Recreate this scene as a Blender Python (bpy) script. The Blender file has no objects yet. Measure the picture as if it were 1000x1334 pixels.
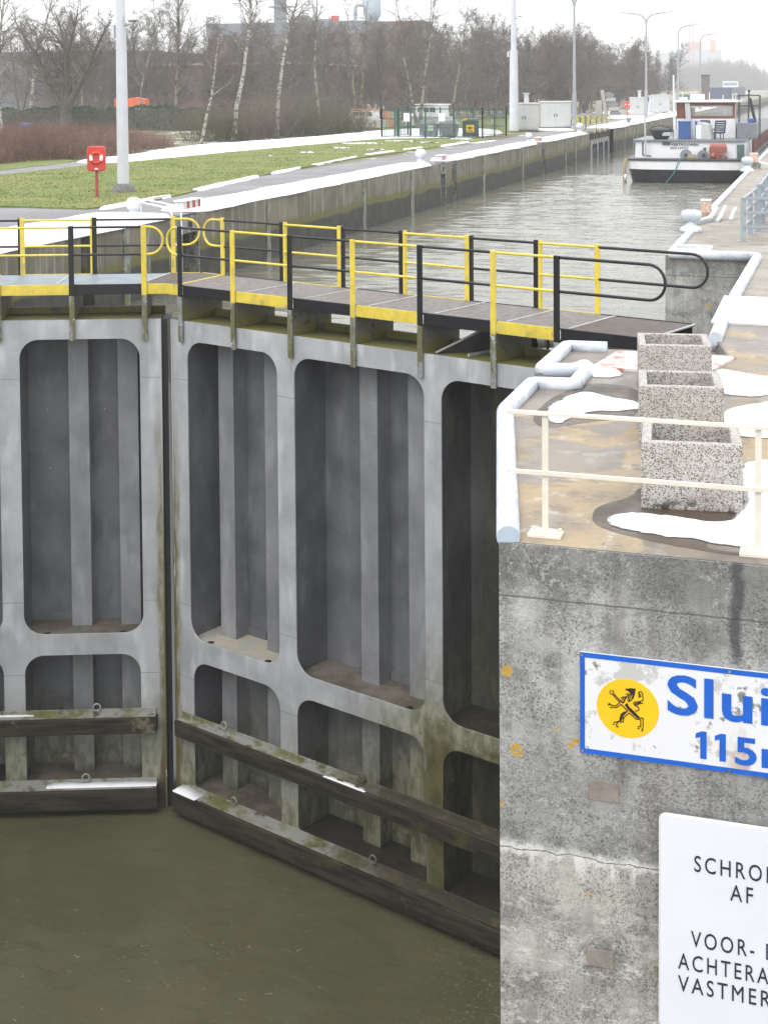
import bpy, bmesh, math, random
from mathutils import Vector, Matrix
R = math.radians
sc = bpy.context.scene
C = sc.collection

# ------------------------------------------------------------------ camera
FPX, XP, YP, CZ = 1830.0, 500.0, 191.0, 4.0          # photo 1000 x 1334
YAW = math.atan(582 / FPX); PIT = math.atan(77 / FPX); ROLL = 0.007
fw0 = Vector((-math.sin(YAW), math.cos(YAW), 0)); rt0 = Vector((math.cos(YAW), math.sin(YAW), 0)); up0 = Vector((0, 0, 1))
FW = fw0 * math.cos(PIT) - up0 * math.sin(PIT); up1 = up0 * math.cos(PIT) + fw0 * math.sin(PIT)
RT = rt0 * math.cos(ROLL) - up1 * math.sin(ROLL); UP = rt0 * math.sin(ROLL) + up1 * math.cos(ROLL)
cam_d = bpy.data.cameras.new("camera"); cam = bpy.data.objects.new("camera", cam_d); C.objects.link(cam)
m3 = Matrix((RT, UP, -FW)).transposed()
cam.matrix_world = Matrix.Translation((0, 0, CZ)) @ m3.to_4x4()
cam_d.sensor_fit = 'AUTO'; cam_d.sensor_width = 36.0
cam_d.lens = FPX / 1334 * 36.0
cam_d.shift_y = -(667 - YP) / 1334
cam_d.clip_start = 0.1; cam_d.clip_end = 5000
sc.camera = cam

def ray(px, py): return FW + RT * ((px - XP) / FPX) - UP * ((py - YP) / FPX)
def g(px, py, z=0.0):                                  # surveyed point: where a photo point meets a level z
    d = ray(px, py); t = (z - CZ) / d.z
    return (d.x * t, d.y * t)
def gy(px, py, Y):                                     # surveyed point on the upright plane y = Y
    d = ray(px, py); t = Y / d.y
    return (d.x * t, Y, CZ + d.z * t)

# ------------------------------------------------------------------ world, sun, exposure
SUN_EL, SUN_AZ = R(48), R(200)
w = bpy.data.worlds.new("World"); sc.world = w; w.use_nodes = True
nt = w.node_tree; nt.nodes.clear()
sky = nt.nodes.new('ShaderNodeTexSky'); sky.sky_type = 'NISHITA'; sky.sun_disc = False
sky.sun_elevation = SUN_EL; sky.sun_rotation = SUN_AZ; sky.dust_density = 6; sky.air_density = 1.0
mixn = nt.nodes.new('ShaderNodeMix'); mixn.data_type = 'RGBA'; mixn.inputs[0].default_value = 0.93
nt.links.new(sky.outputs[0], mixn.inputs[6]); wtc = nt.nodes.new('ShaderNodeTexCoord'); wsx = nt.nodes.new('ShaderNodeSeparateXYZ'); nt.links.new(wtc.outputs['Generated'], wsx.inputs[0])
wr = nt.nodes.new('ShaderNodeMapRange'); wr.inputs[1].default_value = 0.02; wr.inputs[2].default_value = 0.95; nt.links.new(wsx.outputs[2], wr.inputs[0])
wm = nt.nodes.new('ShaderNodeMix'); wm.data_type = 'RGBA'; wm.inputs[6].default_value = (11.2, 11.3, 11.5, 1); wm.inputs[7].default_value = (19.5, 19.8, 20.4, 1)   # overcast veil, brighter overhead
nt.links.new(wr.outputs[0], wm.inputs[0]); nt.links.new(wm.outputs[2], mixn.inputs[7])
bg = nt.nodes.new('ShaderNodeBackground'); bg.inputs[1].default_value = 0.1
nt.links.new(mixn.outputs[2], bg.inputs[0])
wo = nt.nodes.new('ShaderNodeOutputWorld'); nt.links.new(bg.outputs[0], wo.inputs[0])
sd = bpy.data.lights.new("sun", 'SUN'); sd.energy = 0.9; sd.angle = R(30); sd.color = (1, 0.97, 0.93)
so = bpy.data.objects.new("sun", sd); C.objects.link(so)
dirv = Vector((math.sin(SUN_AZ) * math.cos(SUN_EL), math.cos(SUN_AZ) * math.cos(SUN_EL), math.sin(SUN_EL)))
so.rotation_euler = dirv.to_track_quat('Z', 'Y').to_euler(); so.location = (0, -40, 60)
sc.view_settings.view_transform = 'Standard'; sc.view_settings.look = 'None'
sc.view_settings.exposure = 0.3; sc.view_settings.gamma = 1.0
sc.view_settings.use_curve_mapping = False
sc.cycles.use_denoising = True; sc.cycles.denoising_prefilter = 'NONE'
sc.cycles.max_bounces = 6; sc.cycles.volume_bounces = 1
sc.cycles.use_adaptive_sampling = True

# ------------------------------------------------------------------ node helper
class NT:
    def __init__(s, name):
        s.m = bpy.data.materials.new(name); s.m.use_nodes = True
        s.t = s.m.node_tree; s.t.nodes.clear()
        s.out = s.t.nodes.new('ShaderNodeOutputMaterial')
        s.b = s.t.nodes.new('ShaderNodeBsdfPrincipled'); s.t.links.new(s.b.outputs[0], s.out.inputs[0])
        tc = s.t.nodes.new('ShaderNodeTexCoord'); s.co = tc.outputs['Object']
    def put(s, sock, v):
        if v is None: return
        if isinstance(v, bpy.types.NodeSocket): s.t.links.new(v, sock)
        elif isinstance(v, (tuple, list)):
            sock.default_value = (*v, 1) if (len(v) == 3 and len(sock.default_value) == 4) else v
        else: sock.default_value = v
    def math(s, op, a, b=0.0, clamp=False):
        n = s.t.nodes.new('ShaderNodeMath'); n.operation = op; n.use_clamp = clamp
        s.put(n.inputs[0], a); s.put(n.inputs[1], b); return n.outputs[0]
    def scale(s, vec):
        n = s.t.nodes.new('ShaderNodeMapping'); s.put(n.inputs[0], s.co); n.inputs['Scale'].default_value = vec; return n.outputs[0]
    def noise(s, sc_, det=4, rough=0.55, vec=None, dist=0.0):
        n = s.t.nodes.new('ShaderNodeTexNoise'); s.put(n.inputs['Vector'], vec or s.co)
        n.inputs['Scale'].default_value = sc_; n.inputs['Detail'].default_value = det
        n.inputs['Roughness'].default_value = rough; n.inputs['Distortion'].default_value = dist
        return n.outputs[0]
    def voro(s, sc_, feat='F1', out=0, vec=None):
        n = s.t.nodes.new('ShaderNodeTexVoronoi'); n.feature = feat; s.put(n.inputs['Vector'], vec or s.co)
        n.inputs['Scale'].default_value = sc_; return n.outputs[out]
    def step(s, v, lo, hi):                             # smooth 0..1 between lo and hi (lo may exceed hi)
        n = s.t.nodes.new('ShaderNodeMapRange'); n.interpolation_type = 'SMOOTHSTEP'; n.clamp = True
        s.put(n.inputs[0], v)
        if lo < hi: n.inputs[1].default_value = lo; n.inputs[2].default_value = hi; n.inputs[3].default_value = 0; n.inputs[4].default_value = 1
        else: n.inputs[1].default_value = hi; n.inputs[2].default_value = lo; n.inputs[3].default_value = 1; n.inputs[4].default_value = 0
        return n.outputs[0]
    def mix(s, f, a, b, mode='MIX'):
        n = s.t.nodes.new('ShaderNodeMix'); n.data_type = 'RGBA'; n.blend_type = mode
        s.put(n.inputs[0], f); s.put(n.inputs[6], a); s.put(n.inputs[7], b); return n.outputs[2]
    def xyz(s):
        n = s.t.nodes.new('ShaderNodeSeparateXYZ'); s.put(n.inputs[0], s.co); return n.outputs
    def bump(s, h, strength=0.3, dist=0.02):
        n = s.t.nodes.new('ShaderNodeBump'); n.inputs['Strength'].default_value = strength; n.inputs['Distance'].default_value = dist
        s.put(n.inputs['Height'], h); s.put(s.b.inputs['Normal'], n.outputs[0])
    def done(s, col, rough=0.6, metal=0.0, spec=None):
        s.put(s.b.inputs['Base Color'], col); s.put(s.b.inputs['Roughness'], rough); s.put(s.b.inputs['Metallic'], metal)
        if spec is not None: s.put(s.b.inputs['Specular IOR Level'], spec)
        return s.m

def paint(name, c, var=0.18, sc_=3.0, rough=0.5, bump=0.05, dirt=None, dirt_lo=0.58, dirt_hi=0.72, bsc=30):
    n = NT(name)
    a = n.noise(sc_, 6)
    c2 = tuple(x * (1 - var) for x in c)
    col = n.mix(n.step(a, 0.35, 0.65), c, c2)
    if dirt: col = n.mix(n.step(n.noise(sc_ * 2.3, 8, 0.65), dirt_lo, dirt_hi), col, dirt)
    if bump: n.bump(n.noise(bsc, 4), bump)
    return n.done(col, rough)

M = {}
# gate steel: mottled grey coating, algae creeping up from the water and round the seams
def gate_steel(name, c1, c2, lo=-9.0, hi=-6.9, streaks=True, right=False, wet=False, seam=False):
    n = NT(name); x, y, z = n.xyz()
    a = n.noise(0.9, 6, 0.6); b = n.noise(2.2, 4, 0.5, n.scale((1, 1, 0.35)))
    col = n.mix(n.step(a, 0.34, 0.66), c1, c2)
    col = n.mix(n.step(b, 0.5, 0.75), col, tuple(v * 1.25 for v in c1))
    if streaks:
        st = n.noise(7, 5, 0.6, n.scale((1, 1, 0.06)))
        col = n.mix(n.math('MULTIPLY', n.step(st, 0.55, 0.8), 0.35), col, (0.10, 0.10, 0.10))
    alg = n.math('ADD', n.math('MULTIPLY', n.noise(1.6, 6, 0.65, n.scale((1, 1, 0.5))), 2.6), z)      # z + noise
    if right:                                            # the end by the quay is wetter and greener
        alg = n.math('SUBTRACT', alg, n.math('MULTIPLY', n.step(x, 2.9, 7.5), 3.0))
    f = n.step(alg, hi, lo)
    gcol = n.mix(n.step(n.noise(6, 5, 0.6, n.scale((1, 1, 0.4))), 0.4, 0.62), (0.10, 0.105, 0.03), (0.25, 0.245, 0.17))
    gcol = n.mix(n.step(n.noise(3.1, 5), 0.56, 0.7), gcol, (0.07, 0.05, 0.025))
    col = n.mix(n.math('MULTIPLY', f, 0.85), col, gcol)
    if wet:                                              # end bay near black: wet slime, plus the bay's shade put into the colour
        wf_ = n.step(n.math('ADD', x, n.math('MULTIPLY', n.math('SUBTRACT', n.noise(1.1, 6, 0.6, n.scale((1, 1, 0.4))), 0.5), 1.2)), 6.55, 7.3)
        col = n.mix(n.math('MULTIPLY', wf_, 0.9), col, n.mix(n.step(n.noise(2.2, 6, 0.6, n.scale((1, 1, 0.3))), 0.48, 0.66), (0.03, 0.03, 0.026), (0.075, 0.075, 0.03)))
    if seam:                                             # algae beside the closing edge and down the wet post
        for zw in (-1.95, -6.62, -8.15):
            col = n.mix(n.math('MULTIPLY', n.step(n.math('ABSOLUTE', n.math('SUBTRACT', z, zw)), 0.012, 0.005), 0.55), col, (0.14, 0.14, 0.145))
        ax = n.math('ABSOLUTE', x); q = n.math('ADD', ax, n.math('MULTIPLY', n.math('SUBTRACT', n.noise(2.4, 7, 0.65, n.scale((2, 1, 0.3))), 0.5), 0.5))
        deep = n.step(z, -1.2, -5.5)
        fs = n.math('MULTIPLY', n.step(q, 0.36, 0.16), deep)
        col = n.mix(fs, col, n.mix(n.step(n.noise(5, 5, 0.6, n.scale((1, 1, 0.3))), 0.4, 0.62), (0.13, 0.12, 0.04), (0.30, 0.29, 0.22)))
        rust = n.math('MULTIPLY', n.step(q, 0.30, 0.18), n.step(z, -8.4, -10.4)); col = n.mix(rust, col, (0.10, 0.065, 0.025))
        wp = n.math('MULTIPLY', n.step(x, 6.3, 6.7), n.step(n.math('ADD', z, n.math('MULTIPLY', n.math('SUBTRACT', n.noise(1.5, 7, 0.65), 0.5), 2.2)), -7.2, -7.9))
        col = n.mix(n.math('MULTIPLY', wp, 0.9), col, n.mix(n.step(n.noise(3, 6), 0.4, 0.6), (0.05, 0.055, 0.015), (0.10, 0.085, 0.03)))
    wl_ = n.step(n.math('ADD', z, n.math('MULTIPLY', n.noise(1.4, 6, 0.65), 0.7)), -9.9, -10.35)   # black slime near the water
    col = n.mix(n.math('MULTIPLY', wl_, 0.85), col, (0.022, 0.022, 0.014))
    rr_ = n.math('MULTIPLY', n.step(n.noise(9, 6, 0.65, n.scale((1, 1, 0.05))), 0.62, 0.72), n.step(n.noise(0.8, 4), 0.5, 0.62)); col = n.mix(n.math('MULTIPLY', rr_, 0.6), col, (0.17, 0.105, 0.06))
    sp = n.voro(3.2)                                    # bird droppings
    col = n.mix(n.math('MULTIPLY', n.step(sp, 0.045, 0.02), n.step(n.noise(0.7, 2), 0.45, 0.6)), col, (0.6, 0.6, 0.58))
    n.bump(n.noise(3, 5), 0.12, 0.03)
    return n.done(col, 0.5)
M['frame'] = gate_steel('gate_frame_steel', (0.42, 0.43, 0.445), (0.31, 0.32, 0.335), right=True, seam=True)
M['skin'] = gate_steel('gate_skin_steel', (0.145, 0.15, 0.162), (0.092, 0.096, 0.105), right=True, lo=-10, hi=-7.0, wet=True)  # frame steel made darker: the shade inside the bays is in the colour
M['flange'] = gate_steel('gate_flange_steel', (0.245, 0.25, 0.262), (0.175, 0.18, 0.192), right=True, lo=-10, hi=-7.2, wet=True)  # between frame and skin: part of the bay shade is in the colour
n = NT('gate_seam_algae'); x, y, z = n.xyz()
f = n.step(n.math('ADD', z, n.math('MULTIPLY', n.noise(3, 6, 0.7, n.scale((2, 1, 0.4))), 5.0)), 0.4, -4.5)
col = n.mix(f, (0.42, 0.43, 0.43), (0.13, 0.125, 0.04))
col = n.mix(n.step(n.noise(8, 5, 0.6, n.scale((1, 1, 0.2))), 0.6, 0.68), col, (0.5, 0.49, 0.44))
M['seam'] = n.done(col, 0.6)
# silt on the gate's shelves
n = NT('silt'); a = n.noise(1.7, 7, 0.65); x, y, z = n.xyz()
col = n.mix(n.step(a, 0.4, 0.6), (0.085, 0.07, 0.05), (0.14, 0.125, 0.10))
col = n.mix(n.step(n.voro(7), 0.07, 0.03), col, (0.6, 0.6, 0.58))
col = n.mix(n.math('MULTIPLY', n.step(n.noise(1.2, 6, 0.6), 0.52, 0.62), n.step(x, 5.5, 6.2)), col, (0.10, 0.11, 0.03))
n.bump(n.noise(9, 6), 0.5, 0.03); M['silt'] = n.done(col, 0.75)
M['silt_dark'] = paint('black_silt', (0.035, 0.031, 0.022), 0.4, 3, 0.5, 0.4, (0.075, 0.07, 0.035), 0.58, 0.7, 12)  # darker silt for the end bay and the lower shelves
n = NT('sandy_shelf'); a = n.noise(2.2, 7, 0.65)
col = n.mix(n.step(a, 0.4, 0.6), (0.34, 0.33, 0.30), (0.40, 0.36, 0.27)); n.bump(n.noise(12, 5), 0.3, 0.02); M['sand'] = n.done(col, 0.7)
M['dark_slot'] = paint('black_rubber_and_slot_shade', (0.012, 0.012, 0.013), rough=0.5)  # seal rubber; on recess backs and hole discs the black stands for shade
# timber fender
n = NT('wet_fender_timber'); a = n.noise(4, 8, 0.65, n.scale((0.25, 1, 2.2)))
col = n.mix(n.step(a, 0.38, 0.62), (0.018, 0.016, 0.012), (0.05, 0.042, 0.027))
col = n.mix(n.step(n.noise(1.3, 6, 0.6), 0.56, 0.7), col, (0.06, 0.062, 0.018))
col = n.mix(n.step(n.noise(0.9, 7, 0.7), 0.64, 0.72), col, (0.17, 0.155, 0.11))
n.bump(a, 0.6, 0.03); M['timber'] = n.done(col, 0.75, 0.0, 0.25)
n = NT('mossy_ledge_steel'); a = n.noise(1.7, 8, 0.68); x, y, z = n.xyz()
col = n.mix(n.step(a, 0.46, 0.6), (0.27, 0.275, 0.245), (0.14, 0.14, 0.05))
col = n.mix(n.step(n.math('ADD', x, n.math('MULTIPLY', a, 3.0)), 5.0, 7.6), col, (0.05, 0.047, 0.03))
col = n.mix(n.step(n.noise(4, 6), 0.56, 0.66), col, (0.10, 0.075, 0.04)); n.bump(n.noise(20, 4), 0.3, 0.01); M['ledge'] = n.done(col, 0.6)
M['yellow'] = paint('yellow_enamel', (0.74, 0.575, 0.07), 0.10, 5, 0.42, 0.04, (0.36, 0.28, 0.07), 0.62, 0.72)
n = NT('worn_yellow_enamel'); col = n.mix(n.step(n.noise(4, 6), 0.4, 0.65), (0.74, 0.575, 0.07), (0.62, 0.49, 0.075)); x, y, z = n.xyz()
col = n.mix(n.math('MULTIPLY', n.step(n.noise(6, 8, 0.7, n.scale((1, 1, 0.4))), 0.57, 0.66), 0.75), col, (0.34, 0.28, 0.10)); col = n.mix(n.step(n.noise(13, 7, 0.72), 0.66, 0.70), col, (0.14, 0.075, 0.035))
col = n.mix(n.math('MULTIPLY', n.step(n.math('ADD', z, n.math('MULTIPLY', n.noise(5, 5), 0.5)), 0.12, -0.1), 0.5), col, (0.36, 0.34, 0.08)); M['yellow'] = n.done(col, 0.45)
M['black'] = paint('black_enamel', (0.007, 0.0075, 0.011), 0.2, 5, 0.45, 0.04, (0.09, 0.09, 0.09), 0.68, 0.76)
n = NT('galvanised_post_foot'); a = n.noise(5, 6, 0.65, n.scale((1, 1, 0.35)))
col = n.mix(n.step(a, 0.42, 0.56), (0.26, 0.27, 0.27), (0.13, 0.13, 0.06)); col = n.mix(n.step(n.noise(9, 4), 0.62, 0.7), col, (0.5, 0.5, 0.5))
M['foot'] = n.done(col, 0.5)
n = NT('mossy_bracket_steel'); x, y, z = n.xyz(); a = n.noise(2.5, 6, 0.6)
f = n.step(n.math('ADD', z, n.math('MULTIPLY', a, 0.9)), 0.05, -0.25)
col = n.mix(f, (0.17, 0.168, 0.15), (0.175, 0.165, 0.035)); col = n.mix(n.step(n.noise(5, 5), 0.55, 0.7), col, (0.09, 0.085, 0.05)); M['bracket'] = n.done(col, 0.65)
# open steel grating
def grating(name, ca, cb):
    n = NT(name)
    def wave(ax):
        q = n.t.nodes.new('ShaderNodeTexWave'); q.bands_direction = ax; n.put(q.inputs['Vector'], n.co); q.inputs['Scale'].default_value = 5.2; return q.outputs[1]
    d = n.math('MULTIPLY', n.step(wave('X'), 0.35, 0.75), n.step(wave('Y'), 0.35, 0.75))
    col = n.mix(n.step(n.noise(1.5, 6), 0.4, 0.6), ca, cb)
    col = n.mix(n.math('MULTIPLY', d, 0.9), n.mix(n.step(n.noise(7, 3), 0.4, 0.6), (0.21, 0.195, 0.182), (0.145, 0.13, 0.12)), col)
    return n.done(col, 0.6)
M['grate_red'] = grating('rusty_grating', (0.075, 0.036, 0.027), (0.05, 0.032, 0.027))
M['grate_grey'] = grating('grey_grating', (0.075, 0.06, 0.053), (0.08, 0.047, 0.038))
M['deck_plate'] = paint('blue_grey_deck_plate', (0.22, 0.262, 0.295), 0.2, 2.0, 0.5, 0.08, (0.2, 0.19, 0.16), 0.62, 0.72)
M['deck_brown'] = paint('brown_deck_plate', (0.095, 0.072, 0.06), 0.3, 4.0, 0.6, 0.1, (0.18, 0.16, 0.145), 0.6, 0.72)
M['dark_steel'] = paint('dark_grey_steel', (0.055, 0.056, 0.062), 0.3, 4, 0.4, 0.05)
M['trim'] = paint('galvanised_trim', (0.42, 0.42, 0.42), 0.25, 6, 0.45, 0.05)
M['chrome'] = paint('bright_rod', (0.55, 0.56, 0.58), 0.1, 6, 0.3, 0.0)
# pier concrete
n = NT('old_pier_concrete'); x, y, z = n.xyz()
col = n.mix(n.step(n.noise(1.1, 8, 0.62), 0.36, 0.64), (0.52, 0.515, 0.505), (0.36, 0.358, 0.35))
low = n.step(n.math('ADD', z, n.math('MULTIPLY', n.noise(3, 6), 0.25)), -2.55, -2.7)
col = n.mix(low, col, n.mix(n.step(n.noise(1.4, 7, 0.6), 0.4, 0.6), (0.50, 0.48, 0.435), (0.37, 0.355, 0.325)))
mid_ = n.math('MULTIPLY', n.step(z, -1.7, -2.1), n.step(z, -2.75, -2.6)); col = n.mix(n.math('MULTIPLY', mid_, 0.35), col, (0.17, 0.165, 0.155))
vs_ = n.step(n.noise(5, 7, 0.62, n.scale((1, 1, 0.06))), 0.47, 0.66); col = n.mix(n.math('MULTIPLY', vs_, 0.55), col, (0.22, 0.21, 0.195))
dk = n.math('ADD', z, n.math('MULTIPLY', n.math('SUBTRACT', n.noise(1.9, 9, 0.68), 0.5), 1.9))
col = n.mix(n.math('MULTIPLY', n.step(dk, -0.95, -0.15), 0.62), col, (0.10, 0.098, 0.09))
col = n.mix(n.math('MULTIPLY', n.step(n.noise(2.1, 8, 0.65), 0.5, 0.62), 0.55), col, (0.12, 0.12, 0.115))
pits = n.math('MULTIPLY', n.step(n.noise(48, 9, 0.8), 0.515, 0.585), n.step(n.noise(2.6, 6), 0.36, 0.55))
col = n.mix(n.math('MULTIPLY', pits, 0.75), col, (0.07, 0.068, 0.062))
mic = n.noise(85, 6, 0.8); col = n.mix(n.math('MULTIPLY', n.step(mic, 0.5, 0.62), 0.45), col, (0.10, 0.098, 0.09)); col = n.mix(n.math('MULTIPLY', n.step(mic, 0.47, 0.36), 0.4), col, (0.60, 0.595, 0.57))
blot = n.math('MULTIPLY', n.step(n.noise(5.5, 9, 0.72), 0.53, 0.6), n.step(n.noise(0.9, 5), 0.42, 0.58)); col = n.mix(n.math('MULTIPLY', blot, 0.4), col, (0.13, 0.125, 0.115))
lite = n.math('MULTIPLY', n.step(n.noise(21, 8, 0.75), 0.52, 0.62), n.step(n.noise(1.5, 6, 0.55), 0.42, 0.56))
col = n.mix(n.math('MULTIPLY', lite, 0.5), col, (0.58, 0.58, 0.57))
wav = n.math('ADD', z, n.math('MULTIPLY', n.math('SUBTRACT', n.noise(2.6, 6, 0.65), 0.5), 0.16))
jd = n.math('ABSOLUTE', n.math('ADD', wav, 2.73))
drip = n.math('MULTIPLY', n.step(n.noise(9, 5, 0.6, n.scale((1, 1, 0.12))), 0.46, 0.6), n.step(n.math('ADD', wav, 2.98), 0.0, 0.22))
drip = n.math('MULTIPLY', drip, n.step(wav, -2.68, -2.75))
wht = n.math('MAXIMUM', n.math('MULTIPLY', n.step(n.math('ADD', jd, n.math('MULTIPLY', n.noise(7, 9, 0.72), 0.26)), 0.20, 0.13), n.step(n.noise(1.3, 5), 0.3, 0.46)), drip)
col = n.mix(n.math('MULTIPLY', wht, 0.85), col, (0.72, 0.71, 0.68))
col = n.mix(n.step(jd, 0.008, 0.003), col, (0.20, 0.195, 0.185))
wl = n.math('MULTIPLY', n.step(n.noise(4.5, 9, 0.75, n.scale((1, 1, 2.2))), 0.54, 0.62), n.step(z, -3.0, -3.3)); col = n.mix(n.math('MULTIPLY', wl, 0.7), col, (0.62, 0.615, 0.59))
j2 = n.math('ABSOLUTE', n.math('ADD', n.math('ADD', z, 0.47), n.math('MULTIPLY', n.math('SUBTRACT', n.noise(3, 3), 0.5), 0.03)))
col = n.mix(n.math('MULTIPLY', n.step(j2, 0.012, 0.004), 0.8), col, (0.10, 0.10, 0.095))
j3 = n.math('ABSOLUTE', n.math('ADD', z, 3.35)); col = n.mix(n.math('MULTIPLY', n.step(j3, 0.09, 0.05), 0.35), col, (0.27, 0.265, 0.25))
sx = n.math('ABSOLUTE', n.math('ADD', n.math('ADD', x, 0.74), n.math('MULTIPLY', n.math('SUBTRACT', n.noise(3.5, 5), 0.5), 0.16)))
stk = n.math('MULTIPLY', n.step(sx, 0.075, 0.02), n.step(z, -0.95, -0.75)); col = n.mix(n.math('MULTIPLY', stk, 0.8), col, (0.05, 0.05, 0.055))
for lx, lz, lr in ((-2.69, -1.15, 0.045), (-2.61, -1.855, 0.052), (-2.085, -1.70, 0.03), (-2.13, -1.745, 0.022), (-2.25, -1.62, 0.014), (-2.74, -2.35, 0.02), (-1.98, -3.05, 0.014)):
    dd_ = n.math('SQRT', n.math('ADD', n.math('POWER', n.math('ADD', x, -lx), 2.0), n.math('POWER', n.math('ADD', z, -lz), 2.0)))
    dd_ = n.math('ADD', dd_, n.math('MULTIPLY', n.math('SUBTRACT', n.noise(16, 5), 0.5), lr * 1.1))
    rg = n.step(n.math('ABSOLUTE', n.math('SUBTRACT', dd_, lr * 0.72)), lr * 0.55, lr * 0.25); col = n.mix(n.math('MULTIPLY', rg, 0.9), col, (0.55, 0.33, 0.03))
al = n.math('MULTIPLY', n.step(z, -9.2, -10.3), n.step(n.noise(2, 5), 0.3, 0.55)); col = n.mix(al, col, (0.05, 0.055, 0.02))
n.bump(n.math('ADD', n.noise(18, 9, 0.75), n.math('MULTIPLY', pits, -0.4)), 0.55, 0.03)
M['pier'] = n.done(col, 0.85)
# paving on the pier and the right quay: worn ochre screed with wet grey areas
n = NT('worn_wet_paving'); x, y, z = n.xyz()
far_ = n.step(y, 24, 30)
dry = n.mix(n.step(n.noise(0.9, 7, 0.6), 0.4, 0.6), (0.36, 0.275, 0.165), (0.28, 0.23, 0.17))
dry = n.mix(far_, dry, n.mix(n.step(n.noise(0.5, 5), 0.4, 0.6), (0.33, 0.305, 0.265), (0.28, 0.25, 0.205)))
dry = n.mix(n.math('MULTIPLY', n.step(n.noise(1.5, 10, 0.7), 0.5, 0.62), 0.75), dry, (0.20, 0.165, 0.13))
dry = n.mix(n.math('MULTIPLY', n.step(n.noise(2.9, 10, 0.72), 0.56, 0.64), 0.7), dry, (0.46, 0.42, 0.35))
dry = n.mix(n.step(n.noise(11, 5, 0.7), 0.62, 0.7), dry, (0.12, 0.11, 0.10))
wetn = n.math('ADD', n.noise(0.55, 6, 0.55), n.math('MULTIPLY', n.step(y, 13.2, 17.0), 0.10))
wetn = n.math('ADD', wetn, n.math('MULTIPLY', n.math('SUBTRACT', n.noise(3.5, 9, 0.7), 0.5), 0.10)); wet = n.step(wetn, 0.545, 0.575)
wet = n.math('MULTIPLY', wet, n.math('SUBTRACT', 1.0, n.math('MULTIPLY', far_, 0.75)))
col = n.mix(wet, dry, n.mix(n.step(n.noise(1.3, 5), 0.4, 0.6), (0.135, 0.112, 0.09), (0.205, 0.168, 0.128)))
col = n.mix(n.math('MULTIPLY', n.step(n.noise(1.9, 10, 0.7), 0.54, 0.62), 0.55), col, (0.30, 0.285, 0.26))
col = n.mix(n.step(n.noise(15, 8, 0.75), 0.64, 0.7), col, (0.05, 0.045, 0.04))
jx = n.step(n.math('ABSOLUTE', n.math('SUBTRACT', n.math('FRACT', n.math('MULTIPLY', y, 0.155)), 0.5)), 0.004, 0.002); col = n.mix(n.math('MULTIPLY', jx, far_), col, (0.14, 0.13, 0.12))
n.bump(n.noise(18, 6, 0.6), 0.25, 0.01)
M['paving'] = n.done(col, n.math('SUBTRACT', 0.75, n.math('MULTIPLY', wet, 0.42)))
M['puddle'] = None
n = NT('standing_wet_film'); col = n.mix(n.step(n.noise(1.6, 6), 0.4, 0.6), (0.06, 0.05, 0.038), (0.09, 0.065, 0.045)); n.bump(n.noise(9, 3), 0.05, 0.01); M['puddle'] = n.done(col, n.mix(n.step(n.noise(2.2, 5), 0.4, 0.6), (0.3,) * 3, (0.5,) * 3), 0.0, 0.35)
n = NT('pale_blue_edge_pipe'); col = n.mix(n.step(n.noise(2.2, 7, 0.65), 0.4, 0.62), (0.52, 0.575, 0.66), (0.70, 0.72, 0.76))
col = n.mix(n.step(n.noise(6, 9, 0.75), 0.57, 0.63), col, (0.43, 0.435, 0.43)); col = n.mix(n.step(n.noise(4.5, 9, 0.75), 0.66, 0.69), col, (0.30, 0.17, 0.10)); n.bump(n.noise(14, 6), 0.15, 0.01); M['pipe'] = n.done(col, 0.68)
M['pipe_end'] = paint('pipe_end_blue', (0.42, 0.49, 0.57), 0.1, 6, 0.5, 0.03)
M['cream'] = paint('cream_enamel', (0.74, 0.70, 0.60), 0.08, 6, 0.45, 0.04, (0.52, 0.47, 0.36), 0.66, 0.76)
M['white'] = paint('white_enamel', (0.78, 0.78, 0.79), 0.06, 3, 0.4, 0.03)
M['white_plate'] = paint('white_cover_plate', (0.72, 0.69, 0.67), 0.08, 2, 0.5, 0.05, (0.52, 0.42, 0.38), 0.6, 0.72)
M['red_plate'] = paint('worn_red_white_plate', (0.72, 0.69, 0.67), 0.05, 2, 0.5, 0.05, (0.50, 0.20, 0.17), 0.5, 0.56)
n = NT('exposed_aggregate'); 
v = n.t.nodes.new('ShaderNodeTexVoronoi'); n.put(v.inputs['Vector'], n.co); v.inputs['Scale'].default_value = 68
cr = n.t.nodes.new('ShaderNodeSeparateColor'); n.put(cr.inputs[0], v.outputs['Color'])
st = n.mix(n.step(cr.outputs[0], 0.2, 0.8), (0.13, 0.122, 0.115), (0.50, 0.475, 0.44))
st = n.mix(n.step(cr.outputs[1], 0.8, 0.86), st, (0.30, 0.22, 0.165)); st = n.mix(n.step(cr.outputs[2], 0.84, 0.9), st, (0.05, 0.05, 0.055))
col = n.mix(n.step(v.outputs['Distance'], 0.42, 0.62), st, (0.47, 0.45, 0.42))
x, y, z = n.xyz(); col = n.mix(n.math('MULTIPLY', n.step(z, 0.16, 0.02), n.step(n.noise(7, 6, 0.65), 0.48, 0.6)), col, (0.045, 0.045, 0.03))
col = n.mix(n.math('MULTIPLY', n.step(n.noise(2.5, 5), 0.45, 0.7), 0.25), col, (0.2, 0.19, 0.17))
n.bump(v.outputs['Distance'], 0.5, 0.01); M['aggregate'] = n.done(col, 0.75)
M['soil'] = paint('planter_soil', (0.10, 0.085, 0.07), 0.4, 8, 0.9, 0.4)
n = NT('snow'); n.bump(n.math('ADD', n.noise(3, 5), n.math('MULTIPLY', n.noise(22, 4), 0.3)), 0.35, 0.05)
M['snow'] = n.done(n.mix(n.step(n.noise(5, 5), 0.4, 0.7), (0.86, 0.87, 0.89), (0.80, 0.81, 0.83)), 0.6)
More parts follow.
